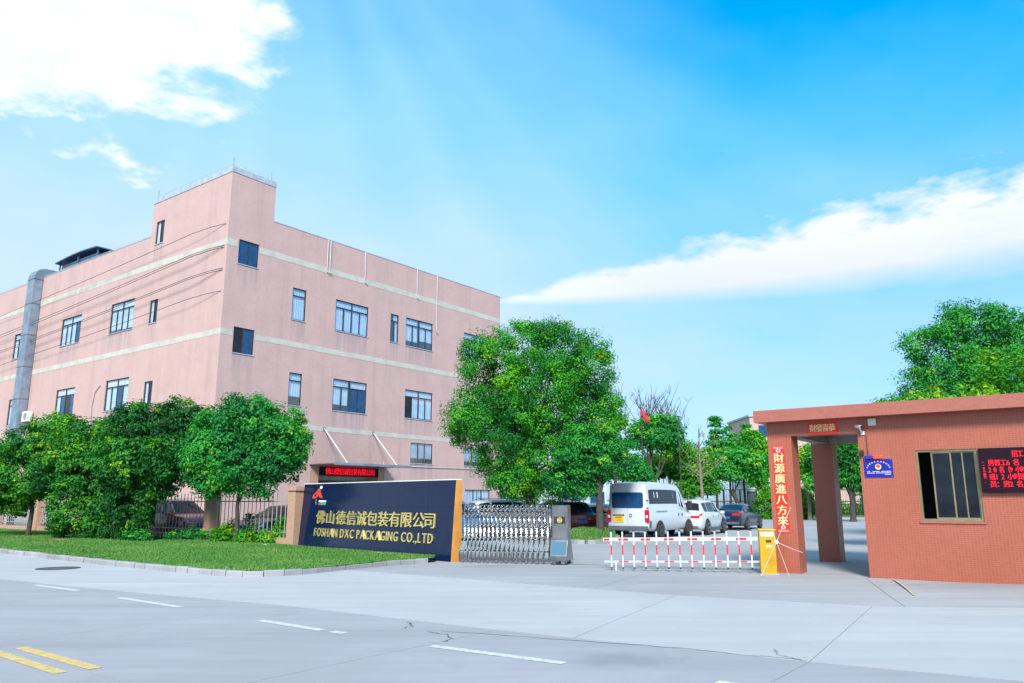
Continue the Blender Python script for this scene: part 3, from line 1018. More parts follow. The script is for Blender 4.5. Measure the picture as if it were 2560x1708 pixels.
# awning on two raking rods
aw = MB(); aw.box(6.6, 13.0, -2.35, -0.01, 3.74, 3.80); awn = aw.build('awning', M['steel_dull'], bld, bevel=0.01)
mb = MB(); mb.box(6.55, 13.05, -2.40, -2.352, 3.70, 3.84); mb.build('gutter', M['steel_duct'], awn)
for a in (7.6, 11.72):
    MB().tube([(a, -0.03, 6.02), (a, -2.3, 3.83)], 0.045, 8).build('support_rod', M['white_pvc'], awn)
    MB().box(a - 0.07, a + 0.07, -0.07, -0.013, 5.9, 6.1).build('bracket', M['steel_dull'], awn)
for a in (11.5, 11.9, 12.2):
    MB().tube([(a, -0.6, 3.8), (a, -0.6, 4.05 + 0.1 * (a > 12))], 0.02, 6).build('vent_pipe', M['white_pvc'], awn)
MB().tube([(13.1, -0.04, 3.9), (16.0, -0.04, 3.93), (25.3, -0.04, 4.0)], 0.03, 6).build('conduit', M['white_pvc'], bld)
for a, zb in ((7.17, 16.05), (7.4, 16.05), (10.42, 16.08), (15.47, 16.08), (17.62, 13.9)):
    MB().tube([(a, -0.06, 18.2), (a, -0.06, zb + 0.1), (a + 0.03, -0.08, zb), (a + 0.16, -0.12, zb - 0.03)], 0.036, 8).build('downpipe', M['white_pvc'], bld, smooth=True)
# lightning conductor along the edge of the tower and the parapet
mb = MB()
mb.tube([(0.1, 8.6, 20.95), (0.1, 0.1, 20.95), (2.95, 0.1, 20.95)], 0.014, 5)
for a in np.arange(0.5, 8.6, 1.1): mb.tube([(0.1, a, 20.74), (0.1, a, 20.95)], 0.012, 4)
for a in np.arange(0.6, 2.9, 1.0): mb.tube([(a, 0.1, 20.74), (a, 0.1, 20.95)], 0.012, 4)
mb.tube([(0.1, TW_Y + 0.1, 18.42), (0.1, 47, 18.42)], 0.014, 5)
for a in np.arange(9.5, 46, 1.6): mb.tube([(0.1, a, 18.25), (0.1, a, 18.42)], 0.012, 4)
mb.build('lightning_conductor', M['white_pvc'], bld)
for p in ((0.1, 0.1), (0.1, 8.4), (2.7, 0.1)):
    MB().tube([(p[0], p[1], 20.74), (p[0], p[1], 21.35)], 0.018, 5).build('lightning_rod', M['grille'], bld)
MB().tube([(-0.03, 13.3, 9.0), (-0.05, 13.9, 8.6), (-0.05, 14.15, 7.6), (-0.04, 13.9, 6.2)], 0.025, 6).build('loose_cable', M['grille'], bld)


def to_world(x, y, z):
    c, s = math.cos(BLD_ROT), math.sin(BLD_ROT)
    return (BC[0] + c * x - s * y, BC[1] + s * x + c * y, z)


# exhaust duct on the side wall, bending over the parapet
dt = thing('exhaust_duct', 'grey metal exhaust duct climbing the side wall and bending over the parapet', 'duct', to_world(-0.67, 24.2, 0), BLD_ROT)
outer = [(0.0, 5.0), (0.0, 18.2)] + [(0.8 - 0.8 * math.cos(w), 18.2 + 0.75 * math.sin(w)) for w in np.linspace(0.2, 1.57, 7)] + [(4.4, 18.95)]
innr = [(4.4, 18.34), (0.9, 18.34), (0.64, 18.1), (0.64, 5.0)]
prof = [(x, 0.0, z) for x, z in outer + innr]
mb = MB()
mb.extrude(prof, (0, 1.08, 0))
mb.build('duct_body', M['steel_duct'], dt, bevel=0.02)
for zz in (6.5, 8.9, 11.3, 13.7, 16.1, 18.0):
    MB().box(-0.025, 0.63, -0.025, 1.105, zz, zz + 0.06).build('flange', M['steel_dull'], dt)
for zz in (9.0, 13.0): MB().box(0.2, 0.655, 1.11, 2.2, zz, zz + 0.05).build('duct_bracket', M['grille'], dt)
# roof shed with a slightly curved sheet roof
sh = thing('roof_shed', 'dark blue rooftop shed with a curved sheet roof behind the parapet', 'shed', to_world(1.0, 18.1, 16.95), BLD_ROT)
arc = [(-0.15 + 6.7 * t, 2.74 + 0.17 * math.sin(math.pi * (0.12 + 0.88 * t)) - 0.02) for t in np.linspace(0, 1, 12)]
mb = MB()
mb.extrude([(-0.2, y, z) for y, z in arc] + [(-0.2, y, z - 0.08) for y, z in reversed(arc)], (5.0, 0, 0))
mb.build('curved_roof', M['shed_blue'], sh)
for x in (0.0, 2.3, 4.5):
    for y in (0.05, 3.1, 6.1):
        MB().box(x, x + 0.1, y, y + 0.1, 0, 2.72).build('post', M['shed_blue'], sh)
MB().box(0.12, 4.4, 0.2, 6.0, 0.0, 2.45).build('machine_casing', plain('machine', (0.05, 0.09, 0.16), 0.6, 0.3), sh)
MB().box(0.02, 0.07, 0.16, 6.08, 1.9, 1.96).build('rail', M['grey_trim'], sh)
MB().box(0.03, 0.06, 0.16, 3.08, 1.3, 1.9).build('mesh_panel', M['shed_blue'], sh)
# air conditioner
ac = thing('air_conditioner', 'white outdoor air conditioner unit on the pink side wall beside the duct', 'air conditioner', to_world(-0.45, 22.9, 7.2), BLD_ROT)
MB().box(0, 0.32, 0, 1.0, 0, 0.75).build('casing', M['white_plastic'], ac, bevel=0.02)
MB().lathe([(0.27, -0.012), (0.27, 0.0)], 20, 'x', (0, 0.42, 0.38)).build('fan_grille', M['grille'], ac)
for y in (0.15, 0.85): MB().box(0.0, 0.44, y - 0.02, y + 0.02, -0.05, -0.002).build('bracket', M['grille'], ac)
# LED strip over the entrance
led = thing('led_sign', 'long LED strip sign with red characters over the factory entrance', 'sign', to_world(7.42, -0.06, 3.12), BLD_ROT)
MB().box(0, 4.86, 0.0, 0.1, 0, 0.56).build('panel', M['ledpanel'], led, bevel=0.01)
line_text(led, M['ledred'], '佛山德信诚包装有限公司', 0.42, 4.5, 0.29, 0.40, -0.004, FAT)
# cables strung along the side wall
for i, (za, zb, lab) in enumerate(((17.28, 16.2, 'topmost black cable strung along the pink side wall'),
                                   (15.98, 14.55, 'upper cable of the second pair along the pink side wall'),
                                   (15.86, 14.35, 'lower cable of the second pair along the pink side wall'),
                                   (14.60, 13.2, 'upper cable of the third pair along the pink side wall'),
                                   (14.50, 13.05, 'lower cable of the third pair along the pink side wall'),
                                   (13.26, 12.05, 'lowest black cable strung along the pink side wall'))):
    c = thing('power_cable', lab, 'cable', to_world(-0.42, 0.3, za), BLD_ROT, 'cables strung along the side wall')
    pts = [(0.415, 0.0, 0.0), (0.2, 1.1, (zb - za) / 31.5 * 1.1)] + [(0, t * 46.0, (zb - za) / 31.5 * t * 46.0 - 0.9 * t * (1 - t)) for t in np.linspace(0.06, 1, 14)]
    MB().tube(pts, 0.016, 6).build('line', M['wire'], c)
    MB().box(0.38, 0.415, -0.04, 0.04, -0.04, 0.04).build('wall_bracket', M['grille'], c)

# ------------------------------------------------------------------ boundary fence
FROT = math.atan2(FEN_L.y, FEN_L.x)
fen = thing('boundary_fence', 'long fence of grey bars between tan tiled pillars on a low wall', 'fence', (FEN_P.x, FEN_P.y, 0.0), FROT)
# local x runs along the fence away from the sign, local y towards the road (negative v)
PX = [0.14, 5.33, 10.5, 15.65, 20.85, 25.9, 31.0, 36.1]
bar_me = None
mb = MB(); mb.tube([(0, 0, 0.28), (0, 0, 1.86)], 0.017, 6).tube([(0, 0, 1.86), (0, 0, 1.93)], [0.017, 0.003], 6)
bar_me = mb.mesh('bar'); bar_me.materials.append(M['fence_bar'])
for i, x in enumerate(PX):
    p = MB().box(x - 0.21, x + 0.21, -0.21, 0.21, 0.0, 1.98).build('pillar', M['ftile'], fen)
    MB().box(x - 0.26, x + 0.26, -0.26, 0.26, 1.98, 2.04).box(x - 0.23, x + 0.23, -0.23, 0.23, 2.042, 2.12).build('cap', M['ftile'], p)
    if i + 1 < len(PX):
        a, b = x + 0.211, PX[i + 1] - 0.211
        MB().box(a, b, -0.11, 0.11, 0.0, 0.33).build('plinth', M['ftile'], fen)
        for z in (0.52, 1.6):
            MB().box(a, b, -0.014, 0.014, z - 0.02, z + 0.02).build('rail', M['fence_bar'], fen)
        n = int((b - a) / 0.245)
        for j in range(n):
            link('bar', bar_me, None, fen, (a + (b - a) * (j + 0.5) / n, 0.0, 0.0))

# ------------------------------------------------------------------ company sign wall
SL = Vector((-7.53, 28.12)); SD = Vector((0.6828, -0.7306))
SROT = math.atan2(SD.y, SD.x)
LN, SH, LEAN, TB = 8.60, 2.2, 0.15, 0.31
sgn = thing('company_sign', 'dark navy granite company sign wall with raised gold lettering and orange end', 'sign', (SL.x, SL.y, 0), SROT)
ang = math.atan2(LEAN, SH)
hgt = math.hypot(LEAN, SH)


def lean(x, y, z):
    """sign-face coordinates (y < 0 in front) to the leaning face"""
    return (x, y * math.cos(ang) + z * math.sin(ang), z * math.cos(ang) - y * math.sin(ang))


mb = MB()
mb.add([(0.0, 0.03, 0), (LN, 0.03, 0), (LN, TB, 0), (0.0, TB, 0), (0.0, LEAN + 0.03, SH), (LN, LEAN + 0.03, SH), (LN, TB, SH), (0.0, TB, SH)],
       [(0, 1, 5, 4), (2, 3, 7, 6), (3, 0, 4, 7), (4, 5, 6, 7), (3, 2, 1, 0), (1, 2, 6, 5)])
mb.build('core', M['orange'], sgn)
ncol = 7
for r, (z0, z1) in enumerate(((0.0, 1.46), (1.464, hgt))):
    for c in range(ncol):
        x0 = LN * c / ncol + 0.0025; x1 = LN * (c + 1) / ncol - 0.0025
        dy = random.uniform(-0.0015, 0.0015)
        m2 = MB(); pts = [lean(x, y, z) for y in (dy, 0.025) for z in (z0, z1) for x in (x0, x1)]
        m2.add(pts, [(0, 1, 3, 2), (4, 6, 7, 5), (0, 4, 5, 1), (2, 3, 7, 6), (0, 2, 6, 4), (1, 5, 7, 3)])
        m2.build('granite_panel', M['granite'], sgn)
m2 = MB(); m2.box(-0.02, LN + 0.03, LEAN - 0.02, TB + 0.01, SH + 0.002, SH + 0.03); m2.build('coping', M['whitewall'], sgn)
mb = MB(); mb.add([(LN + 0.002, -0.01, 0), (LN + 0.035, -0.01, 0), (LN + 0.035, TB + 0.02, 0), (LN + 0.002, TB + 0.02, 0),
                   (LN + 0.002, LEAN - 0.01, SH), (LN + 0.035, LEAN - 0.01, SH), (LN + 0.035, TB + 0.02, SH), (LN + 0.002, TB + 0.02, SH)],
                  [(0, 1, 5, 4), (1, 2, 6, 5), (2, 3, 7, 6), (3, 0, 4, 7), (4, 5, 6, 7)])
mb.build('end_panel', M['orange'], sgn)
xs = [1.42, 2.05, 2.72, 3.37, 3.98, 4.59, 5.2, 5.80, 6.40, 7.02, 7.55]
for ch, x in zip('佛山德信诚包装有限公司', xs):
    vs, fs_ = cjk(ch, x, 1.075, 0.51, 0.42, FAT, 0.035)
    vs, fs_ = bold(vs, fs_, 0.009)
    MB().add([lean(a, b - 0.004, c) for a, b, c in vs], fs_).build('letter', M['gold'], sgn, fix=False)
cur = 0.0; raw = []
for ch in 'FOSHAN DXC PACKAGING CO.,LTD':
    if ch == ' ':
        cur += 0.115; continue
    vs, fs_, end = latin(ch, cur, 0.0, 0.84, 0.27, 0.0, 0.03)
    raw.append((vs, fs_)); cur = end + 0.06
k_ = (7.74 - 1.08) / (cur - 0.06)
for vs, fs_ in raw:
    vs, fs_ = bold(vs, fs_, 0.007)
    MB().add([lean(1.08 + a * k_, b - 0.004, c + 0.45) for a, b, c in vs], fs_).build('letter', M['gold'], sgn, fix=False)


def flatpart(pts, name, mat, d=0.012):
    m2 = MB(); m2.extrude([lean(x, -d, z) for x, z in pts], Vector(lean(0, d - 0.003, 0)))
    m2.build(name, mat, sgn)


# emblem: red bending figure, small head, blue-green stroke and colour bar
flatpart([(0.66, 1.72), (0.78, 1.70), (0.93, 1.72), (1.06, 1.80), (1.18, 1.74), (1.33, 1.72), (1.36, 1.76), (1.24, 1.86), (1.16, 1.99), (1.08, 2.06), (1.00, 2.03), (0.93, 1.96), (0.80, 1.90), (0.69, 1.82)], 'emblem_figure', M['redprint'])
flatpart([(0.79, 1.775), (0.90, 1.775), (0.96, 1.86), (0.90, 1.87)], 'emblem_gap', M['granite'], 0.0135)
flatpart([(1.2 + 0.085 * math.cos(w), 2.085 + 0.055 * math.sin(w)) for w in np.linspace(0, 6.283, 17)[:-1]], 'emblem_head', M['whiteprint'])
flatpart([(0.93, 1.69), (0.96, 1.69), (0.945, 1.60), (0.985, 1.50), (0.95, 1.49), (0.91, 1.59)], 'emblem_stroke', plain('cyan_print', (0.05, 0.4, 0.6), 0.5))
flatpart([(1.13, 1.585), (1.62, 1.585), (1.62, 1.645), (1.13, 1.645)], 'emblem_bar', M['whiteprint'])
flatpart([(1.10, 1.49), (1.30, 1.49), (1.30, 1.57), (1.16, 1.57)], 'emblem_bar', M['redprint'])
flatpart([(1.32, 1.49), (1.60, 1.49), (1.64, 1.57), (1.32, 1.57)], 'emblem_bar', M['greenprint'])

# ------------------------------------------------------------------ folding gate
GA = Vector((-1.28, 22.02)); GB = Vector((1.10, 21.22)); GD = (GB - GA); GLEN = GD.length; GD.normalize()
gate = thing('folding_gate', 'polished stainless steel folding gate drawn together beside the company sign', 'gate', (GA.x, GA.y, 0), math.atan2(GD.y, GD.x))


def frame_mesh(wheel):
    mb = MB()
    for s in (-1, 1):
        y0, y1 = s * 0.13, s * 0.31
        mb.tube([(0, y0, 1.46), (0, y0, 0.62), (-0.085, y1, 0.30), (-0.085, y1, 0.09 if wheel else 0.06)], 0.019, 8)
        mb.tube([(0.026, y0, 1.42), (0.026, y0, 0.64), (-0.059, y1, 0.32), (-0.059, y1, 0.16)], 0.010, 6)
    mb.tube([(0, -0.13, 1.46), (0, -0.11, 1.50), (0, 0, 1.52), (0, 0.11, 1.50), (0, 0.13, 1.46)], 0.016, 6)
    for z in (1.32, 0.98, 0.64): mb.tube([(0, -0.13, z), (0, 0.13, z)], 0.011, 6)
    mb.tube([(-0.085, -0.31, 0.30), (-0.085, 0.31, 0.30)], 0.013, 6)
    return mb.mesh('frame')


fr_me = [frame_mesh(0), frame_mesh(1)]
for m_ in fr_me:
    m_.materials.append(M['steel']); m_.polygons.foreach_set('use_smooth', [True] * len(m_.polygons))
wh_me = MB().lathe([(0.02, -0.026), (0.045, -0.022), (0.048, 0.0), (0.045, 0.022), (0.02, 0.026)], 12, 'y').mesh('wheel'); wh_me.materials.append(M['steel_dull'])
nf = 19; gx = []
for i in range(nf):
    x = GLEN * (i + 0.2) / nf * (0.82 + 0.18 * i / nf) / (0.82 + 0.18)
    gx.append(x)
    f = link('frame', fr_me[i % 2], None, gate, (x, 0, 0))
    if i % 2:
        for s in (-0.31, 0.31): link('wheel', wh_me, None, f, (-0.085, s, 0.05))
lk = MB()
for a, b in zip(gx[:-1], gx[1:]):
    for s in (-0.13, 0.13):
        for z in (1.40, 1.24, 0.98, 0.80, 0.64):
            lk.tube([(a, s * 1.12, z - 0.05), (b, s * 1.12, z + 0.05)], 0.012, 5)
            lk.tube([(a, s * 0.9, z + 0.05), (b, s * 0.9, z - 0.05)], 0.012, 5)
    for s in (-0.3, 0.3):
        lk.tube([(a - 0.085, s, 0.32), (b - 0.085, s, 0.26)], 0.008, 5)
        pass
lk.build('scissor_links', M['steel_link'], gate)['kind'] = 'stuff'
# drive unit at the end of the gate
X0 = GLEN + 0.0; X1 = X0 + 0.44
pro = [(-0.13, 1.52), (0.13, 1.52), (0.16, 1.48), (0.16, 0.62), (0.36, 0.22), (0.36, 0.10), (-0.36, 0.10), (-0.36, 0.22), (-0.16, 0.62), (-0.16, 1.48)]
du = MB().extrude([(X0, y, z) for y, z in pro], (X1 - X0, 0, 0)).build('drive_unit', M['steel_dull'], gate, bevel=0.012)
mir = [plain('mirror_steel', (0.5, 0.48, 0.47), 0.07, 1.0, var=0.05)][0]
MB().box(X0 + 0.05, X1 - 0.05, -0.166, -0.1605, 0.66, 0.98).build('mirror_panel', mir, du)
MB().box(X0 + 0.07, X1 - 0.07, -0.166, -0.1605, 1.04, 1.22).build('badge_plate', M['black'], du)
MB().lathe([(0.072, -0.17), (0.072, -0.1665), (0.06, -0.1665), (0.06, -0.17)], 24, 'y', ((X0 + X1) / 2, 0, 1.13)).build('badge_ring', M['gold'], du)
MB().box((X0 + X1) / 2 - 0.06, (X0 + X1) / 2 + 0.06, -0.173, -0.1705, 1.115, 1.145).build('badge_bar', M['gold'], du)
MB().box(X0 + 0.06, X1 - 0.06, -0.164, -0.1605, 1.30, 1.44).build('lamp_window', M['steel_dull'], du)
MB().box(X1 + 0.0005, X1 + 0.006, -0.08, 0.08, 1.32, 1.44).build('signal_lamp', M['taillamp'], du)
MB().box(X1 + 0.0005, X1 + 0.004, -0.10, 0.10, 0.60, 1.26).build('side_panel', plain('brushed', (0.27, 0.27, 0.30), 0.4, 0.7), du)
MB().add([(X0 + 0.03, -0.19, 0.585), (X1 - 0.03, -0.19, 0.585), (X1 - 0.03, -0.345, 0.255), (X0 + 0.03, -0.345, 0.255)], [(0, 3, 2, 1)]).build('skirt_panel', mir, du)
for x in (X0 + 0.1, X1 - 0.1):
    for s in (-0.31, 0.31):
        MB().lathe([(0.02, -0.03), (0.055, -0.026), (0.058, 0.0), (0.055, 0.026), (0.02, 0.03)], 14, 'y', (x, s, 0.06)).build('wheel', M['steel_dull'], du)
tr = strip('gate_track', [(-1.3, 22.02), (1.6, 21.05), (3.2, 20.5), (5.95, 19.55)], 0.05, M['crack'], None, 0.005)
tag(tr, 'thin dark gate track set across the yard entrance', 'track', kind='structure')

# ------------------------------------------------------------------ barrier with fence arm
BA = Vector((2.20, 19.30)); BB = Vector((5.72, 18.45)); BD = BA - BB; BLEN = BD.length; BD.normalize()
bar = thing('barrier_gate', 'red and white fence barrier arm lowered across the entrance from a yellow cabinet', 'barrier', (BB.x, BB.y, 0), math.atan2(BD.y, BD.x))
cab = MB().box(-0.33, 0.02, -0.17, 0.17, 0.0, 0.96).build('cabinet', M['baryellow'], bar, bevel=0.015)
MB().box(-0.35, 0.04, -0.19, 0.19, 0.962, 1.0).build('cabinet_lid', M['baryellow'], cab, bevel=0.012)
MB().box(-0.30, -0.02, 0.1705, 0.174, 0.84, 0.93).build('cabinet_label', M['whiteprint'], cab)
MB().box(-0.24, -0.12, 0.1705, 0.174, 0.70, 0.76).build('cabinet_vent', M['blackprint'], cab)
MB().box(-0.25, -0.13, 0.1705, 0.174, 0.60, 0.64).build('cabinet_label', M['whiteprint'], cab)
MB().box(-0.36, 0.05, -0.2, 0.2, -0.02, 0.012).build('base_plate', M['grey_trim'], cab)
FR = 0.20     # the arm runs in front of the cabinet's centre line (local +y is towards the road)


def zz(x, z):
    return z + 0.06 * (1 - x / BLEN)


def rail(x0, x1, z0, z1, y0, y1):
    m2 = MB(); m2.add([(x0, y0, zz(x0, z0)), (x1, y0, zz(x1, z0)), (x1, y1, zz(x1, z0)), (x0, y1, zz(x0, z0)),
                       (x0, y0, zz(x0, z1)), (x1, y0, zz(x1, z1)), (x1, y1, zz(x1, z1)), (x0, y1, zz(x0, z1))],
                      [(0, 3, 2, 1), (4, 5, 6, 7), (0, 1, 5, 4), (2, 3, 7, 6), (1, 2, 6, 5), (3, 0, 4, 7)])
    return m2


ub = rail(0.022, BLEN, 0.672, 0.758, -0.03, 0.03).build('upper_beam', M['barwhite'], bar, bevel=0.006)
lb = rail(0.022, BLEN - 0.02, 0.185, 0.225, -0.015, 0.015).build('lower_beam', M['barwhite'], bar)
for q in (0.30, 0.86, 1.40, 1.95, 2.49, 3.02):
    rail(q, q + 0.23, 0.69, 0.742, 0.0305, 0.0325).build('red_band', M['barred'], ub)
    rail(q, q + 0.23, 0.19, 0.22, 0.0155, 0.0175).build('red_band', M['barred'], lb)
rail(3.47, 3.60, 0.69, 0.742, 0.0305, 0.0325).build('red_band', M['barred'], ub)
for i in range(13):
    x = 0.20 + 3.22 * i / 12
    pk = MB().box(x - 0.017, x + 0.017, 0.034, 0.060, zz(x, 0.08), zz(x, 0.90)).build('picket', M['barwhite'], bar)
    MB().box(x - 0.0172, x + 0.0172, 0.0602, 0.0625, zz(x, 0.36), zz(x, 0.59)).build('red_band', M['barred'], pk)
    MB().box(x - 0.026, x + 0.026, 0.030, 0.064, zz(x, 0.90), zz(x, 0.935)).build('end_cap', M['rubber'], pk)
    MB().tube([(x, 0.047, zz(x, 0.045)), (x, 0.047, zz(x, 0.08))], 0.022, 8).build('end_cap', M['rubber'], pk)
x = BLEN - 0.3
MB().box(x - 0.016, x + 0.016, -0.02, 0.016, 0.0, 0.2).build('support_foot', M['barwhite'], bar)

# hub with thin white rods in front of the pillar
hb = thing('rod_frame', 'round white hub with thin white rods spread out beside the yellow cabinet', 'frame', (5.83, 17.62, 0))
HUB = Vector((0, 0, 0.745))
MB().lathe([(0.0, -0.03), (0.035, -0.025), (0.045, 0.0), (0.035, 0.025), (0.0, 0.03)], 16, 'y', tuple(HUB)).build('hub', M['white_plastic'], hb)
for p in ((-0.40, -0.05, 0.02), (0.21, -0.06, 0.02), (0.37, 0.0, 1.50), (-0.075, 0.0, 1.02)):
    MB().tube([HUB, p], 0.0065, 6).build('rod', M['rod'], hb)
MB().tube([HUB, (0.3, 0.06, 0.62), (0.66, 0.28, 0.50)], 0.006, 5).build('cord', M['white_plastic'], hb)

# ------------------------------------------------------------------ guardhouse
GROT = math.atan2(-0.601, 0.799)
GC = (7.77, 17.5)
gh = thing('guardhouse', 'terracotta tiled guardhouse with a flat canopy roof on two square pillars', 'guardhouse', (GC[0], GC[1], 0), GROT)
GL, GDp = 7.0, 4.6
WIN = (1.13, 2.28, 1.22, 2.70)


def gpt(x, y, z):
    c, s = math.cos(GROT), math.sin(GROT)
    return (GC[0] + c * x - s * y, GC[1] + s * x + c * y, z)


mb = MB(); wall_mesh(mb, GL, [(0, GL, 3.46)], [(*WIN, 'w')], PF, 0.14)
mb.build('front_wall', M['gtile'], gh, fix=False)
mb = MB(); mb.poly([(0, 0, 0), (0, 0, 3.46), (0, GDp, 3.46), (0, GDp, 0)]).poly([(GL, 0, 0), (GL, GDp, 0), (GL, GDp, 3.46), (GL, 0, 3.46)])
mb.poly([(0, GDp, 0), (0, GDp, 3.46), (GL, GDp, 3.46), (GL, GDp, 0)]); mb.build('back_wall', M['gtile'], gh, fix=False)
MB().box(0.2, GL - 0.2, 1.6, 1.65, 0, 3.4).build('inner_partition', M['inside'], gh)
PIL = ((-2.04, 0.0), (-2.20, 4.05))
for (x, y) in PIL:
    MB().box(x, x + 0.56, y, y + 0.50, 0.0, 3.46 if y < 1 else 3.19).build('pillar', M['gtile'], gh)
MB().box(-1.478, -0.002, 0.0, 0.42, 3.13, 3.46).build('front_beam', M['gtile'], gh)
MB().box(-2.2, -0.002, 4.05, 4.45, 3.192, 3.46).build('rear_beam', M['plaster'], gh)
MB().box(-2.0, -1.7, 0.502, 4.048, 3.192, 3.46).build('side_beam', M['plaster'], gh)
rf = MB().box(-2.22, GL + 0.3, -0.36, GDp + 0.4, 3.463, 3.74).build('roof', M['gfascia'], gh)
MB().box(-2.0, -0.05, 0.05, 4.4, 3.445, 3.461).build('soffit', M['plaster'], gh)
a0, a1, z0, z1 = WIN
wf = MB()
t = 0.045
wf.box(a0, a0 + t, 0.03, 0.1, z0, z1).box(a1 - t, a1, 0.03, 0.1, z0, z1).box(a0 + t, a1 - t, 0.03, 0.1, z0, z0 + t).box(a0 + t, a1 - t, 0.03, 0.1, z1 - t, z1)
wfo = wf.build('window', M['brass'], gh)
for (b0, b1, dy) in ((1.42, 1.80, 0.045), (1.74, 2.24, 0.068)):
    s = MB(); q = 0.03
    s.box(b0, b0 + q, dy, dy + 0.02, z0 + t, z1 - t).box(b1 - q, b1, dy, dy + 0.02, z0 + t, z1 - t)
    s.box(b0 + q, b1 - q, dy, dy + 0.02, z0 + t, z0 + t + q).box(b0 + q, b1 - q, dy, dy + 0.02, z1 - t - q, z1 - t)
    if b1 > 2: s.box(1.985, 2.01, dy, dy + 0.02, z0 + t + q, z1 - t - q)
    so = s.build('sash', M['brass'], wfo)
    MB().box(b0 + q, b1 - q, dy + 0.008, dy + 0.013, z0 + t + q, z1 - t - q).build('pane', M['glass_dark'], wfo)
MB().box(a0 - 0.03, a1 + 0.03, -0.03, -0.002, z0 - 0.045, z0 - 0.003).build('sill', M['gfascia'], wfo)

cp = thing('couplet_banner', 'tall red paper couplet with gold characters pasted on the front pillar', 'banner', gpt(-1.94, -0.004, 0.90), GROT)
MB().box(0, 0.29, -0.003, 0.0, 0, 2.01).build('paper', M['couplet'], cp)
mb = MB()
for i, ch in enumerate('財源廣進八方來'):
    vs, fs_ = cjk(ch, 0.145, 1.73 - 0.242 * i, 0.215, 0.205, FAT)
    vs, fs_ = bold(vs, fs_, 0.005)
    MB().add([(a, b - 0.0045, c) for a, b, c in vs], fs_).build('character', M['goldprint'], cp, fix=False)
mb = MB()
for z in (0.03, 0.06, 1.95, 1.98): mb.box(0.02, 0.27, -0.0045, -0.0035, z, z + 0.006)
for z in (0.13, 1.90):
    for w in range(7):
        q = w * 0.9; mb.lathe([(0.014, -0.0045), (0.014, -0.0035)], 6, 'y', (0.145 + 0.045 * math.cos(q), 0, z + 0.03 * math.sin(q)))
mb.build('printed_border', M['whiteprint'], cp)['kind'] = 'stuff'
cp2 = thing('greeting_banner', 'short red paper banner with gold characters on the beam above the walkway', 'banner', gpt(-1.08, -0.004, 3.145), GROT)
MB().box(0, 0.67, -0.003, 0.0, 0, 0.275).build('paper', M['couplet'], cp2)
line_text(cp2, M['goldprint'], '財發喜恭', 0.05, 0.62, 0.14, 0.16, -0.0045, FAT)

nb = thing('led_board', 'black LED notice board with red Chinese text right of the guardhouse window', 'sign', gpt(2.31, -0.11, 1.80), GROT)
MB().box(0, 2.4, 0, 0.105, 0, 0.89).build('panel', M['ledpanel'], nb, bevel=0.012)
line_text(nb, M['ledred'], '招工', 0.585, 0.78, 0.76, 0.125, -0.006, FAT)
for txt, x0, x1, z in (('男普工6名', 0.155, 0.70, 0.59), ('20名（9小时', 0.155, 0.80, 0.45), ('或12小时班', 0.155, 0.785, 0.31), ('员：男2名', 0.155, 0.72, 0.165)):
    line_text(nb, M['ledred'], txt, x0, x1, z, 0.122, -0.006, FAT)
mb = MB(); mb.box(0.06, 0.085, -0.007, -0.006, 0.60, 0.61).box(0.065, 0.09, -0.007, -0.006, 0.54, 0.55).box(0.055, 0.1, -0.007, -0.006, 0.49, 0.5).box(0.07, 0.082, -0.007, -0.006, 0.43, 0.49)
mb.box(0.055, 0.105, -0.007, -0.006, 0.41, 0.42).box(0.06, 0.1, -0.007, -0.006, 0.31, 0.385).box(0.055, 0.115, -0.007, -0.006, 0.285, 0.294).box(0.07, 0.08, -0.007, -0.006, 0.2, 0.21)
mb.build('side_marks', M['ledred'], nb)['kind'] = 'stuff'

pq = thing('police_plaque', 'small blue enamel plaque with a gold and red badge on the guardhouse wall', 'plaque', gpt(0.08, -0.012, 2.135), GROT)
MB().box(0, 0.59, 0, 0.01, 0, 0.40).build('plate', M['navy'], pq, bevel=0.002)
MB().lathe([(0.062, -0.004), (0.062, -0.001)], 24, 'y', (0.295, 0, 0.235)).build('badge', M['goldprint'], pq)
MB().extrude([(0.295 + a, -0.0065, 0.245 + b) for a, b in ((-0.04, 0.03), (-0.035, -0.02), (0, -0.045), (0.035, -0.02), (0.04, 0.03), (0, 0.045))], (0, 0.002, 0)).build('badge_shield', M['redprint'], pq)
mb = MB()
for i, ch in enumerate('公安局治安视频监控单位'):
    w = math.pi * (0.93 - 0.86 * i / 10)
    vs, fs_ = cjk(ch, 0, 0, 0.030, 0.030, 0.01)
    tlt = w - math.pi / 2
    for_x, for_z = 0.295 + 0.235 * math.cos(w), 0.185 + 0.165 * math.sin(w)
    mb.add([(for_x + a * math.cos(tlt * 0.6) - c * math.sin(tlt * 0.6), b - 0.002, for_z + a * math.sin(tlt * 0.6) + c * math.cos(tlt * 0.6)) for a, b, c in vs], fs_)
mb.build('lettering', M['whiteprint'], pq, fix=False)['kind'] = 'stuff'
mb = MB()
for z, xa, xb in ((0.125, 0.06, 0.12), (0.125, 0.17, 0.31), (0.125, 0.35, 0.54), (0.092, 0.06, 0.22), (0.092, 0.24, 0.54), (0.06, 0.42, 0.54)):
    x = xa
    while x < xb:
        mb.box(x, x + 0.009, -0.003, -0.001, z, z + 0.014); x += 0.0135
mb.build('small_print', M['whiteprint'], pq)['kind'] = 'stuff'
mb = MB()
for x, z in ((0.025, 0.02), (0.565, 0.02), (0.025, 0.38), (0.565, 0.38)): mb.lathe([(0.007, -0.005), (0.007, -0.001)], 8, 'y', (x, 0, z))
mb.build('screws', M['chrome'], pq)
wl = thing('warning_light', 'small half blue half red warning light box above the blue plaque', 'light', gpt(0.115, -0.075, 2.545), GROT)
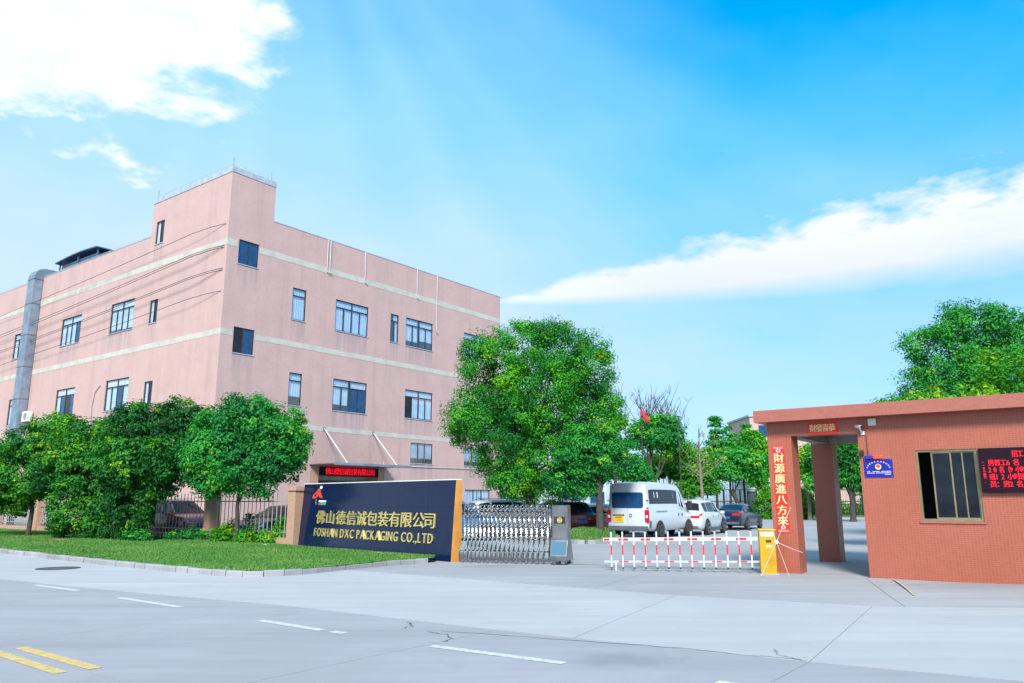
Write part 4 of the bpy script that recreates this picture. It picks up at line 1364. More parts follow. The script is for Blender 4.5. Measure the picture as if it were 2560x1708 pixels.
MB().box(0, 0.175, 0, 0.07, 0, 0.075).build('blue_lens', M['lampblue'], wl, bevel=0.01)
MB().box(0.185, 0.365, 0, 0.07, 0, 0.075).build('red_lens', M['lampred'], wl, bevel=0.01)
sc = thing('security_camera', 'white bullet security camera on a bracket at the guardhouse corner', 'camera', gpt(0.10, -0.03, 3.17), GROT)
MB().tube([(0.02, 0.02, -0.05), (0.0, -0.06, 0.0), (-0.02, -0.08, 0.06)], 0.02, 8).build('bracket', M['white_plastic'], sc)
MB().box(-0.02, 0.06, 0.0, 0.028, -0.09, -0.01).build('mount', M['white_plastic'], sc, bevel=0.004)
MB().tube([(-0.10, 0.0, 0.11), (0.045, -0.13, 0.075)], [0.042, 0.042], 14).build('body', M['white_plastic'], sc)
MB().tube([(0.045, -0.13, 0.075), (0.08, -0.16, 0.066)], [0.040, 0.036], 14).build('lens_hood', M['black'], sc)
MB().tube([(0.04, 0.02, -0.06), (0.08, 0.02, -0.12), (0.085, 0.02, -0.55)], 0.008, 6).build('cable', M['wire'], sc)
jb = thing('junction_box', 'square white junction box under the guardhouse eave', 'box', gpt(0.25, -0.06, 3.275), GROT)
MB().box(0, 0.17, 0, 0.055, 0, 0.16).build('casing', M['white_plastic'], jb, bevel=0.012)
MB().box(0.01, 0.16, -0.006, -0.001, 0.01, 0.15).build('cover', M['white_plastic'], jb)
sp = thing('wall_speaker', 'small black box at the guardhouse wall corner beside the blue plaque', 'speaker', gpt(0.03, -0.09, 2.62), GROT)
MB().box(0, 0.075, 0, 0.085, 0, 0.12).build('casing', M['black'], sp, bevel=0.012)
MB().lathe([(0.03, -0.006), (0.03, -0.001)], 14, 'y', (0.037, 0, 0.06)).build('face', M['rubber'], sp)
hk = thing('ceiling_lamp', 'small black lamp hanging under the canopy beam over the walkway', 'lamp', gpt(-0.45, 4.15, 3.19), GROT)
MB().tube([(0, 0, 0), (0, 0, -0.06)], 0.012, 6).build('stem', M['black'], hk)
MB().tube([(0, 0, -0.06), (0.02, -0.02, -0.2)], [0.03, 0.05], 10).build('shade', M['black'], hk)

# ------------------------------------------------------------------ vehicles
# local frame: x forward, y left, z up, origin on the ground under the middle


class Body:
    """lofted car body; stations = (x, z_bottom, half_width, z_belt, half_width_top, z_top)"""
    def __init__(s, st): s.st = st

    def ring(s, q):
        x, zb, w, zs, wt, zt = q
        return [Vector(p) for p in ((x, 0, zb), (x, w * .88, zb), (x, w * .975, zb + .10), (x, w, zb + .45 * (zs - zb)), (x, w * .99, zb + .8 * (zs - zb)),
                                    (x, w * .945, zs), (x, wt, zt - .07 * min(1, (zt - zs) * 4)), (x, wt * .82, zt - .005), (x, 0, zt + .02))]

    def at(s, i, seg, f=0.0):
        a = max(0, min(int(i), len(s.st) - 2)); t = i - a
        q = tuple(s.st[a][k] * (1 - t) + s.st[a + 1][k] * t for k in range(6))
        r0, r1 = s.ring(s.st[a]), s.ring(s.st[a + 1])
        g = min(int(seg), 7); h = seg - g + f
        p0 = r0[g].lerp(r0[g + 1], h); p1 = r1[g].lerp(r1[g + 1], h)
        return p0.lerp(p1, t)

    def build(s, mat, parent):
        mb = MB(); n = 16; vs = []
        for q in s.st:
            r = s.ring(q)
            full = r + [Vector((p.x, -p.y, p.z)) for p in reversed(r[1:-1])]
            vs += full
        m = len(s.st); fs = []
        for i in range(m - 1):
            for j in range(n):
                k = (j + 1) % n
                fs.append((i * n + j, i * n + k, (i + 1) * n + k, (i + 1) * n + j))
        fs.append(tuple(range(n - 1, -1, -1))); fs.append(tuple(range((m - 1) * n, m * n)))
        mb.add(vs, fs)
        return mb.build('body', mat, parent, smooth=True)

    def patch(s, name, mat, parent, i0, i1, s0, s1, side=1, nu=6, nv=3, off=0.007):
        """panel lying on the body between stations i0..i1 and ring positions s0..s1 (>8 means across the roof centre)"""
        P = []
        for a in range(nu + 1):
            row = []
            for b in range(nv + 1):
                i = i0 + (i1 - i0) * a / nu; g = s0 + (s1 - s0) * b / nv
                p = s.at(i, g) if g <= 8 else s.at(i, 16 - g)
                if g > 8: p = Vector((p.x, -p.y, p.z))
                if side < 0: p = Vector((p.x, -p.y, p.z))
                row.append(p)
            P.append(row)
        c = Vector((0, 0, 0.75))
        vs = []
        for a in range(nu + 1):
            for b in range(nv + 1):
                da = P[min(a + 1, nu)][b] - P[max(a - 1, 0)][b]; db = P[a][min(b + 1, nv)] - P[a][max(b - 1, 0)]
                nn = da.cross(db)
                nn = nn.normalized() if nn.length > 1e-9 else Vector((0, 0, 1))
                o = P[a][b] - Vector((P[a][b].x * 0.8, 0, 0.75))
                if nn.dot(o) < 0: nn = -nn
                vs.append(P[a][b] + nn * off)
        fs = [(a * (nv + 1) + b, a * (nv + 1) + b + 1, (a + 1) * (nv + 1) + b + 1, (a + 1) * (nv + 1) + b) for a in range(nu) for b in range(nv)]
        mb = MB(); mb.add(vs, fs)
        o = mb.build(name, mat, parent, smooth=True)
        return o


def wheel(parent, x, y, R, w=0.2):
    s = 1 if y > 0 else -1
    t = MB().lathe([(R * .62, -w / 2), (R * .93, -w / 2), (R, -w * .3), (R, w * .3), (R * .93, w / 2), (R * .62, w / 2)], 28, 'y').build('wheel', M['rubber'], parent, smooth=True, loc=(x, y - s * w * .25, R))
    m = MB()
    m.lathe([(R * .63, s * w * .30), (R * .66, s * w * .52), (R * .60, s * w * .52), (R * .58, s * w * .36)], 24, 'y')
    m.lathe([(R * .60, s * w * .28), (R * .60, s * w * .30)], 24, 'y')
    for k in range(5):
        a = 2 * math.pi * k / 5 + 0.3
        d = Vector((math.cos(a), 0, math.sin(a))); e = Vector((-math.sin(a), 0, math.cos(a)))
        q = [d * R * .08 + e * R * .10, d * R * .62 + e * R * .13, d * R * .62 - e * R * .13, d * R * .08 - e * R * .10]
        m.extrude([p + Vector((0, s * w * .36, 0)) for p in q], (0, s * w * .13, 0))
    m.lathe([(R * .16, s * w * .3), (R * .16, s * w * .5), (R * .05, s * w * .54)], 12, 'y')
    m.build('rim', M['chrome'] if parent.get('bright') else M['steel_dull'], t)


def arch(parent, x, y, R, mat):
    s = 1 if y > 0 else -1
    pts = []
    for k in range(15):
        w = math.pi * k / 14
        pts.append((x + (R + .07) * math.cos(w), y, R + (R + .07) * math.sin(w)))
    pts += [(x - R - .07, y, R * .72), (x + R + .07, y, R * .72)]
    m = MB(); m.extrude(pts, (0, -s * 0.06, 0))
    m.build('wheel_arch', mat, parent)


def rr_panel(name, mat, parent, y0, y1, z0, z1, x, d, r=0.07):
    pts = []
    for cx, cz, a0 in ((y1 - r, z1 - r, 0), (y0 + r, z1 - r, 90), (y0 + r, z0 + r, 180), (y1 - r, z0 + r, 270)):
        for k in range(5):
            a = R_(a0 + 22.5 * k); pts.append((x, cx + r * math.cos(a), cz + r * math.sin(a)))
    m = MB(); m.extrude(pts, (d, 0, 0))
    return m.build(name, mat, parent)


def blk(name, mat, parent, x0, x1, y0, y1, z0, z1, bev=0.0):
    return MB().box(x0, x1, y0, y1, z0, z1).build(name, mat, parent, bevel=bev)


SUV = [(-2.30, .46, .76, .95, .68, .99), (-2.26, .36, .87, 1.00, .76, 1.04), (-2.10, .28, .92, 1.05, .80, 1.10), (-1.72, .26, .93, 1.06, .66, 1.60),
       (-1.1, .25, .935, 1.05, .69, 1.665), (0.0, .25, .935, 1.03, .70, 1.68), (.45, .25, .93, 1.02, .67, 1.62), (1.28, .26, .93, 1.00, .78, 1.03),
       (1.85, .28, .92, .94, .78, .97), (2.16, .32, .87, .82, .70, .86), (2.28, .40, .76, .70, .60, .73)]
SEDAN = [(-2.40, .46, .74, .93, .66, .97), (-2.36, .36, .86, .99, .74, 1.03), (-1.95, .24, .91, 1.00, .76, 1.06), (-1.72, .22, .92, .98, .74, 1.07),
         (-0.95, .20, .92, .97, .60, 1.40), (-.2, .20, .92, .95, .62, 1.455), (.35, .20, .92, .93, .61, 1.42), (1.2, .20, .92, .90, .74, .94),
         (1.85, .22, .90, .83, .74, .87), (2.2, .28, .85, .72, .68, .76), (2.36, .38, .72, .60, .56, .63)]


def car(label, col, pos, heading, style='suv', group='cars parked in the yard', plate=True, bright=False, scale=1.0):
    ang_ = math.atan2(heading[1], heading[0])
    t = thing('parked_car', label, 'car', (pos[0], pos[1], 0), ang_, group)
    if bright: t['bright'] = 1
    t.scale = (scale,) * 3
    pm = paint('paint_' + label.split()[0] + str(len(bpy.data.materials)), col)
    st = SUV if style == 'suv' else SEDAN
    b = Body(st); bo = b.build(pm, t)
    L0, L1 = st[0][0], st[-1][0]
    R = 0.36 if style == 'suv' else 0.33
    fx, rx = (1.38, -1.42) if style == 'suv' else (1.42, -1.38)
    W = st[5][2]
    for x in (fx, rx):
        for y in (W + .005, -W - .005):
            arch(t, x, y, R, M['rubber']); wheel(t, x, y + (0.01 if y > 0 else -0.01), R)
    # glass
    if style == 'suv':
        b.patch('rear_window', M['glass_dark'], t, 2.12, 2.82, 6.35, 9.65, nu=4, nv=8)
        b.patch('windscreen', M['glass_dark'], t, 6.08, 6.92, 6.12, 9.88, nu=4, nv=8)
        sw = ((3.15, 3.95), (4.05, 4.95), (5.05, 6.72))
    else:
        b.patch('rear_window', M['glass_dark'], t, 3.12, 3.9, 6.2, 9.8, nu=4, nv=8)
        b.patch('windscreen', M['glass_dark'], t, 6.08, 6.92, 6.12, 9.88, nu=4, nv=8)
        sw = ((3.35, 4.15), (4.25, 5.0), (5.08, 6.74))
    for s in (1, -1):
        for (i0, i1) in sw:
            b.patch('side_window', M['glass_dark'], t, i0, i1, 5.10, 5.90, side=s)
        # sills, handles, mirrors
        blk('sill_trim', M['cargrey'], t, rx + R + .09, fx - R - .09, *sorted((s * (W - .03), s * (W + .012))), .20, .34)
        for x in (-.55, .45):
            blk('door_handle', M['chrome'] if bright else M['black'], t, x, x + .16, *sorted((s * (W * .985), s * (W + .03))), .90, .93)
        m = MB().box(.95, 1.10, *sorted((s * (W - .02), s * (W + .17))), .98, 1.12).build('mirror', pm, t, bevel=.03)
        b.patch('tail_light', M['taillamp'], t, 0.35, 2.0, 4.35, 5.0, side=s, nu=5, nv=2, off=.012)
        blk('tail_light', M['taillamp'], t, L0 - .008, L0 + .05, *sorted((s * .34, s * .80)), .80, .93, .01)
        b.patch('headlight', M['headlamp'], t, 8.6, 9.75, 4.2, 4.95, side=s, nu=5, nv=2, off=.012)
        blk('headlight', M['headlamp'], t, L1 - .10, L1 - .02, *sorted((s * .46, s * .74)), .60, .72, .01)
    blk('grille', M['black'], t, L1 - .05, L1 + .012, -.44, .44, .46, .68, .02)
    for z in (.49, .54, .59, .64): blk('grille_bar', M['chrome'], t, L1 + .0125, L1 + .022, -.43, .43, z, z + .016)
    blk('bumper', M['cargrey'], t, L0 - .03, L0 + .15, -.72, .72, .32, .44, .02)
    blk('bumper', M['cargrey'], t, L1 - .18, L1 + .03, -.70, .70, .28, .38, .02)
    if plate:
        blk('number_plate', M['plateb'], t, L0 - .012, L0 - .002, -.22, .22, .68 if style == 'suv' else .62, .81 if style == 'suv' else .75)
        blk('number_plate', M['plateb'], t, L1 + .031, L1 + .04, -.22, .22, .38, .50)
    if style == 'suv':
        for s in (1, -1): MB().tube([(-1.5, s * .60, 1.66), (-1.3, s * .60, 1.71), (.2, s * .62, 1.72), (.4, s * .62, 1.66)], .018, 6).build('roof_rail', M['chrome'], t)
    MB().tube([(-1.35, 0, st[4][5] - .02), (-1.5, 0, st[4][5] + .14)], [.02, .008], 6).build('antenna', M['black'], t)
    return t


# white van, seen from behind
h_ = Vector((0.56, 0.828)).normalized()
vr = Vector((5.0, 34.35))
vc = vr + h_ * 2.72
van = thing('white_van', 'tall white passenger van seen from behind with a yellow plate and dark windows', 'van', (vc.x, vc.y, 0), math.atan2(h_.y, h_.x), 'cars parked in the yard')
VW = paint('paint_van', (0.56, 0.59, 0.64))
VAN = [(-2.70, .50, .93, 1.22, .78, 2.24), (-2.66, .40, .985, 1.24, .84, 2.36), (-2.2, .34, .995, 1.25, .86, 2.42), (0.0, .34, .995, 1.25, .86, 2.42), (.75, .34, .995, 1.24, .85, 2.38),
       (1.15, .34, .995, 1.22, .80, 2.24), (1.85, .34, .99, 1.18, .82, 1.36), (2.35, .34, .96, 1.05, .76, 1.12), (2.62, .38, .88, .88, .68, .94), (2.72, .44, .78, .72, .6, .76)]
vb = Body(VAN); vb.build(VW, van)
for x in (1.75, -1.55):
    for y in (1.0, -1.0):
        arch(van, x, y, .36, M['rubber']); wheel(van, x, y * 1.012, .36, .22)
rr_panel('rear_window', M['glass_blue'], van, -.74, .74, 1.32, 1.98, -2.722, .03, .09)
rr_panel('rear_door_seam', M['cargrey'], van, -.004, .004, .5, 2.2, -2.706, .01, .003)
rr_panel('door_badge', M['blackprint'], van, -.19, -.07, .92, 1.08, -2.712, .012, .05)
rr_panel('door_badge', VW, van, -.16, -.10, .955, 1.045, -2.716, .012, .03)
rr_panel('number_plate', M['platey'], van, .20, .66, .72, .98, -2.725, .02, .02)
m = MB()
for k, ch in enumerate('1290'):
    vs, fs_ = cjk(ch, 0, 0, .10, .10, 0.02)
    m.add([(-2.7265, .54 - k * .08 - a, c + .81) for a, b_, c in vs], fs_)
m.box(-2.7265, -2.7255, .28, .58, .90, .94)
m.build('plate_lettering', M['blackprint'], van, fix=False)
blk('plate_lamp_bar', M['chrome'], van, -2.74, -2.70, .15, .70, 1.0, 1.04)
for y in (.97, -.97):
    s = 1 if y > 0 else -1
    rr_panel('tail_light', M['taillamp'], van, *sorted((s * .80, s * .985)), .72, 1.24, -2.715, .07, .04)
    rr_panel('reverse_lamp', M['headlamp'], van, *sorted((s * .84, s * .95)), .90, 1.02, -2.719, .03, .03)
    for z in (.68, 1.30, 1.62): blk('hinge', M['chrome'], van, -2.71, -2.64, *sorted((s * .88, s * .97)), z, z + .04)
    vb.patch('side_window', M['glass_dark'], van, 1.45, 3.85, 5.22, 5.78, side=s, nu=8)
    vb.patch('side_window', M['glass_dark'], van, 4.15, 5.75, 5.14, 5.80, side=s)
    vb.patch('wheel_skirt', M['cargrey'], van, 1.0, 1.5, 2.0, 3.0, side=s, off=.012)
    blk('door_rail', M['black'], van, -1.9, -.7, *sorted((s * .99, s * 1.003)), 1.16, 1.185)
    for x in (.55, .95): blk('door_handle', M['black'], van, x, x + .05, *sorted((s * .985, s * 1.02)), .95, 1.06)
    blk('mirror', M['black'], van, 1.55, 1.75, *sorted((s * 1.0, s * 1.22)), 1.25, 1.62, .04)
    vb.patch('headlight', M['headlamp'], van, 7.3, 8.5, 4.3, 5.0, side=s, off=.01)
vb.patch('windscreen', M['glass_dark'], van, 5.05, 5.95, 6.1, 9.9, nu=4, nv=8)
blk('bumper', M['cargrey'], van, -2.80, -2.62, -.93, .93, .36, .56, .03)
blk('bumper', M['cargrey'], van, 2.6, 2.78, -.86, .86, .32, .52, .03)
for y in (-.3, .3): rr_panel('roof_rib', VW, van, y - .03, y + .03, 2.405, 2.45, -2.2, 2.6, .01)
for (x, w) in ((-1.95, .06), (-1.62, .10), (.32, .05)):
    i = 2 + (x + 2.2) / 2.2
    vb.patch('window_sticker', M['whiteprint'], van, i, i + w / 2.2, 5.45, 5.68, side=-1, nu=2, nv=2, off=.012)

hd = Vector((0.5, 0.866))
ps = Vector((9.0, 37.6)) + hd * 2.3 - Vector((hd.y, -hd.x)) * .93
car('white sport utility car with red tail lights parked ahead of the van', (0.60, 0.62, 0.66), ps, hd, 'suv', bright=True)
hd = Vector((0.52, 0.854))
ps = Vector((12.8, 44.2)) + hd * 2.4 - Vector((hd.y, -hd.x)) * .9
car('dark navy saloon parked beyond the white sport utility car', (0.012, 0.016, 0.045), ps, hd, 'sedan', bright=True)
car('dark red hatchback seen from behind beside the folding gate', (0.12, 0.008, 0.02), (2.15, 37.2), (-0.42, 0.90), 'suv', scale=0.97)
p = at(1492, 1290, 40.5)
car('mauve car half hidden behind the tree beside the van', (0.26, 0.16, 0.19), (p.x, p.y), (-0.985, 0.17), 'sedan')
p = at(1478, 1290, 50)
car('teal car roof showing behind the mauve car', (0.03, 0.13, 0.16), (p.x, p.y), (-0.99, 0.1), 'sedan')
p = at(1270, 1290, 38)
car('white car under the big tree behind the folding gate', (0.58, 0.60, 0.64), (p.x, p.y), (0.95, 0.31), 'suv')
p = at(1124, 1290, 33.5)
car('blue car mostly hidden behind the company sign', (0.03, 0.12, 0.28), (p.x, p.y), (0.93, 0.36), 'suv', scale=0.99)
car('red sport utility car behind the fence with chrome grille bars', (0.30, 0.05, 0.07), (-15.3, 36.0), (0.83, -0.56), 'suv')
car('black saloon behind the fence nearest the company sign', (0.02, 0.022, 0.03), (-9.3, 32.6), (-0.45, -0.89), 'sedan')
car('dark blue car parked behind the sign end of the fence', (0.02, 0.035, 0.10), (-6.6, 33.4), (-0.55, -0.83), 'suv', scale=0.98)
car('silver car behind the far left end of the fence', (0.42, 0.43, 0.46), (-26.3, 44.3), (0.80, -0.60), 'suv')


# ------------------------------------------------------------------ trees and shrubs
def unit(n):
    v = RNG.normal(size=(n, 3))
    return v / np.linalg.norm(v, axis=1)[:, None]


def crown(name, blobs, clumps, per, leaf, spread, mat, parent=None, young=0.1, droop=0.0, shell=(0.72, 1.02), inner=0.25, up=0.5, aspect=0.45, flat=1.0, tone0=0.42):
    """leaf-sized faces gathered in clumps over a set of ellipsoids (cx, cy, cz, rx, ry, rz)"""
    bl = [tuple(b) for b in blobs]
    for b in blobs:                       # smaller lobes make the outline uneven
        rm = (b[3] * b[4] * b[5]) ** (1 / 3)
        if rm > 0.85 and inner < 0.35 and flat > 0.9:
            for q in unit(6):
                f_ = RNG.uniform(0.34, 0.52)
                bl.append((b[0] + q[0] * b[3] * .78, b[1] + q[1] * b[4] * .78, b[2] + q[2] * b[5] * .78, b[3] * f_, b[4] * f_, b[5] * f_))
    B = np.array(bl, float)
    area = (B[:, 3] * B[:, 4] * B[:, 5]) ** (2 / 3)
    k = RNG.choice(len(B), clumps * 2, p=area / area.sum())
    d = unit(clumps * 2)
    r = RNG.uniform(shell[0], shell[1], clumps * 2)
    ins = RNG.random(clumps * 2) < inner
    r[ins] = RNG.uniform(0.2, shell[0], ins.sum())
    C = B[k, :3] + d * B[k, 3:6] * r[:, None]
    deep = np.zeros(len(C), bool)
    for j in range(len(B)):
        q = np.linalg.norm((C - B[j, :3]) / B[j, 3:6], axis=1)
        deep |= (q < 0.66) & (j != k) & ~ins
    keep = np.where(~deep)[0][:clumps]
    C, d, ins = C[keep], d[keep], ins[keep]
    nc = len(C); n = nc * per
    base = RNG.normal(0, 0.11, nc) + tone0 + RNG.normal(0, 0.09, len(B))[k[keep]]
    base += 0.10 * np.sin(C[:, 0] * 1.7 + C[:, 2] * 1.1) * np.cos(C[:, 1] * 1.3)
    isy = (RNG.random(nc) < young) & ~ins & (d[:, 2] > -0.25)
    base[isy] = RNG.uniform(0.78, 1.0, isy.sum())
    size = RNG.uniform(0.7, 1.25, nc)
    size[isy] *= 0.62
    off = np.clip(RNG.normal(size=(nc, per, 3)), -1.7, 1.7) * spread * size[:, None, None]
    off[:, :, 2] *= 0.75 * flat
    P = (C[:, None, :] + off).reshape(-1, 3)
    out = np.repeat(d, per, 0)
    tuft = off.reshape(-1, 3); tuft = tuft / np.maximum(np.linalg.norm(tuft, axis=1), 1e-6)[:, None]
    nrm = out * 0.40 + tuft * 0.55 + RNG.normal(size=(n, 3)) * 0.40 + np.array([0, 0, up])
    nrm /= np.linalg.norm(nrm, axis=1)[:, None]
    ax = RNG.normal(size=(n, 3)) + out * 0.7 + np.array([0, 0, -droop])
    ax -= nrm * np.sum(ax * nrm, 1)[:, None]
    ax /= np.maximum(np.linalg.norm(ax, axis=1), 1e-6)[:, None]
    bt = np.cross(nrm, ax)
    L = leaf * RNG.uniform(0.7, 1.3, n)[:, None]
    Wd = L * aspect
    bend = nrm * L * 0.10
    V = np.stack([P - ax * L * 0.5, P + bt * Wd * 0.5 + bend, P + ax * L * 0.5 - bend, P - bt * Wd * 0.5 + bend], 1).reshape(-1, 3)
    me = bpy.data.meshes.new(name)
    me.vertices.add(4 * n); me.vertices.foreach_set('co', V.astype(np.float32).ravel())
    me.loops.add(4 * n); me.loops.foreach_set('vertex_index', np.arange(4 * n, dtype=np.int32))
    me.polygons.add(n)
    me.polygons.foreach_set('loop_start', np.arange(0, 4 * n, 4, dtype=np.int32))
    me.polygons.foreach_set('loop_total', np.full(n, 4, dtype=np.int32))
    a = me.attributes.new('tone', 'FLOAT', 'POINT')
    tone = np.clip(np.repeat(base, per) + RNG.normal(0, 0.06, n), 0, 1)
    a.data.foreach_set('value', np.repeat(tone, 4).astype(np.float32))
    me.update()
    return link(name, me, mat, parent)


def limb(mb, p0, p1, r0, r1, bow=0.15, n=5, sides=7):
    p0, p1 = Vector(p0), Vector(p1); L = (p1 - p0).length
    w = Vector((random.uniform(-1, 1), random.uniform(-1, 1), random.uniform(-.2, .4))) * L * bow
    pts = [p0.lerp(p1, i / n) + w * math.sin(math.pi * i / n) * (0.6 if i % 2 else 0.5) for i in range(n + 1)]
    mb.tube(pts, [r0 + (r1 - r0) * i / n for i in range(n + 1)], sides, caps=True)
    return pts


def trunk(parent, h, r, targets, mat, lean_=(0, 0), twigs=2):
    mb = MB()
    top = Vector((lean_[0], lean_[1], h))
    pts = [Vector((0, 0, -0.05)), Vector((0, 0, 0.12 * h)) + top * 0.02] + [Vector((top.x * t + random.uniform(-.04, .04), top.y * t + random.uniform(-.04, .04), h * t)) for t in (.35, .6, .85, 1)]
    mb.tube(pts, [r * 1.5, r * 1.08, r, r * .92, r * .82, r * .7], 12)
    for tg in targets:
        s = pts[random.choice((3, 4, 5))]
        q = limb(mb, s, tg, r * .42, r * .08)
        for _ in range(twigs):
            b = random.choice(q[2:5])
            limb(mb, b, b + Vector((random.uniform(-1, 1), random.uniform(-1, 1), random.uniform(.1, 1))) * (Vector(tg) - s).length * .35, r * .14, r * .03, n=3, sides=5)
    return mb.build('trunk', mat, parent, smooth=True)


def tree(name, label, cat, pos, blobs, clumps, per, leaf, spread, mat, th, tr, bark='bark', group=None, lean_=(0, 0), **kw):
    t = thing(name, label, cat, (pos[0], pos[1], pos[2] if len(pos) > 2 else 0.0), 0, group)
    tg = [(b[0] * .8 + random.uniform(-.2, .2), b[1] * .8, b[2] + b[5] * .2) for b in blobs]
    trunk(t, th, tr, tg, M[bark], lean_)
    crown('crown', blobs, clumps, per, leaf, spread, mat, t, **kw)
    return t


# the row of four bushy trees on the lawn
HG = 'bushy trees along the lawn fence'
# trunk position and crown blobs are given in metres around the trunk base
p1 = at(70, 1340, 33.5); p2 = at(230, 1345, 32.0); p3 = at(376, 1338, 30.0); p4 = at(590, 1335, 28.9)
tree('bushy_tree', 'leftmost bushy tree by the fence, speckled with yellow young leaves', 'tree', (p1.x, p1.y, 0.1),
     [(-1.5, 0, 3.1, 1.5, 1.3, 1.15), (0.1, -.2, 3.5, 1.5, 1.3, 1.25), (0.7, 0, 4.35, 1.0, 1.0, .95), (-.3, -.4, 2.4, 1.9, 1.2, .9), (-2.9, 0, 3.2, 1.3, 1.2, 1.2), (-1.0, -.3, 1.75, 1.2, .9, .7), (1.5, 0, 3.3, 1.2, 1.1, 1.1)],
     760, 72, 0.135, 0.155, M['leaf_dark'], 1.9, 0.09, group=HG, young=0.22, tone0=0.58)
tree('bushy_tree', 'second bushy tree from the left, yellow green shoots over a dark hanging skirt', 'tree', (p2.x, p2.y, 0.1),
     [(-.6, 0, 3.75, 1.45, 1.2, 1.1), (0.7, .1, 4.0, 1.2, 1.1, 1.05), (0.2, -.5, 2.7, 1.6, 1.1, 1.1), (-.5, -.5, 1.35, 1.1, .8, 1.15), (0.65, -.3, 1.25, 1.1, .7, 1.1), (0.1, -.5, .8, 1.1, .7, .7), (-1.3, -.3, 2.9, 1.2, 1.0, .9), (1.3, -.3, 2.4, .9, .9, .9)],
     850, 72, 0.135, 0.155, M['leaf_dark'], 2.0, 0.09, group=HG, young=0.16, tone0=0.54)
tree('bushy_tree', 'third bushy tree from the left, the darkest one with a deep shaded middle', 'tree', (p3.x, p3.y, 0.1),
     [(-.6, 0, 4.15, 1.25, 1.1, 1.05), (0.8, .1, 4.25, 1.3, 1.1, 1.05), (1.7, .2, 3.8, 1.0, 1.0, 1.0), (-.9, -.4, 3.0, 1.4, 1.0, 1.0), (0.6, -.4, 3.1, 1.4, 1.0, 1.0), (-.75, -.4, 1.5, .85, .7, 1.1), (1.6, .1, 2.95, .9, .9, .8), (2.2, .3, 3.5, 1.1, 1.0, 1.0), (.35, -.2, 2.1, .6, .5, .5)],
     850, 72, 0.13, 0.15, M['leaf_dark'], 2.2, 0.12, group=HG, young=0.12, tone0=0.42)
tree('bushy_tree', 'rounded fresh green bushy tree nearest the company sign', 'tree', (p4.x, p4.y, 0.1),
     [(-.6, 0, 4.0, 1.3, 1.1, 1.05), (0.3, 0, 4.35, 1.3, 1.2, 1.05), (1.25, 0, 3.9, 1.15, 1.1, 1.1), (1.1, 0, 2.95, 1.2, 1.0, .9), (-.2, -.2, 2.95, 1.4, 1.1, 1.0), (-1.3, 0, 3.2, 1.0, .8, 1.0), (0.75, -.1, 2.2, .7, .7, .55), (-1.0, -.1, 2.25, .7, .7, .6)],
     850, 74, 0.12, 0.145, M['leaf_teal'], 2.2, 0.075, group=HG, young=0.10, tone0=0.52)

# the large round tree behind the gate
pb = at(1328, 1340, 35.5)
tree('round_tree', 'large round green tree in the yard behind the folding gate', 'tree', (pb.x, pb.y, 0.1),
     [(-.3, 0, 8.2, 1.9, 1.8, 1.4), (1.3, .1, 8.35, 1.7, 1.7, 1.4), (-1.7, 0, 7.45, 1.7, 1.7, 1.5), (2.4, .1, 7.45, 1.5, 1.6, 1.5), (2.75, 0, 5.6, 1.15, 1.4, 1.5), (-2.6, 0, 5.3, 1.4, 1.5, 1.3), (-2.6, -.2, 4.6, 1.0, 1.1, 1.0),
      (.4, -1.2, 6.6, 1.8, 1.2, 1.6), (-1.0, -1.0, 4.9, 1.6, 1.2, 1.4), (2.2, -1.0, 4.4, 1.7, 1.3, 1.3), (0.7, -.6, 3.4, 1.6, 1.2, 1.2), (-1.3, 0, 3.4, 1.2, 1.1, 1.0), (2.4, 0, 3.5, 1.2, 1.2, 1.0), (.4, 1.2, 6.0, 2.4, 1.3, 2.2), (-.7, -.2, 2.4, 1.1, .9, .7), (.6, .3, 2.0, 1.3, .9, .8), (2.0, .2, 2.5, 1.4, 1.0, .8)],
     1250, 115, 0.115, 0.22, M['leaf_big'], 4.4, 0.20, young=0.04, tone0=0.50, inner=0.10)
pc = at(1501, 1340, 33.2)
tree('small_tree', 'smaller dark trunked tree standing beside the rear of the van', 'tree', (pc.x, pc.y, 0.25),
     [(-.9, 0, 3.0, 1.0, .9, .75), (.3, 0, 3.1, 1.1, 1.0, .75), (-.2, -.1, 3.75, 1.2, 1.0, .8), (1.0, .2, 3.3, .8, .8, .6), (-1.5, .1, 2.2, .8, .7, .6), (-.7, .1, 1.9, .6, .6, .5)],
     420, 42, 0.14, 0.17, M['leaf_teal'], 2.5, 0.15, young=0.12, tone0=0.45)
# planter island with kerb stones
isl = structure('planter_island', 'grassy planter mound with kerb stones beside the van', 'planter')
ic = Vector((3.35, 34.4)); mb = MB(); rings = []
for k, (r, z) in enumerate(((1.0, 0.10), (.86, 0.26), (.6, 0.40), (.3, 0.47))):
    rings.append([(ic.x + 1.15 * r * math.cos(a) + .5 * r * math.sin(a), ic.y + 3.6 * r * math.sin(a), z) for a in np.linspace(0, 2 * math.pi, 25)[:-1]])
vs_ = [p for r in rings for p in r]
fs_ = [(j * 24 + i, j * 24 + (i + 1) % 24, (j + 1) * 24 + (i + 1) % 24, (j + 1) * 24 + i) for j in range(3) for i in range(24)] + [tuple(range(72, 96))]
mb.add(vs_, fs_); mb.build('mound', M['soil'], isl, smooth=True, fix=False)
gt = []
for f in fs_[:-1]:
    q = [Vector(vs_[i]) for i in f]; gt += [(q[0], q[1], q[2]), (q[0], q[2], q[3])]
g2 = grass_mesh('grass', gt, 9000, 0.09, None, 0.02)
tag(g2, 'yellow green grass on the planter mound beside the van', 'grass', kind='stuff')
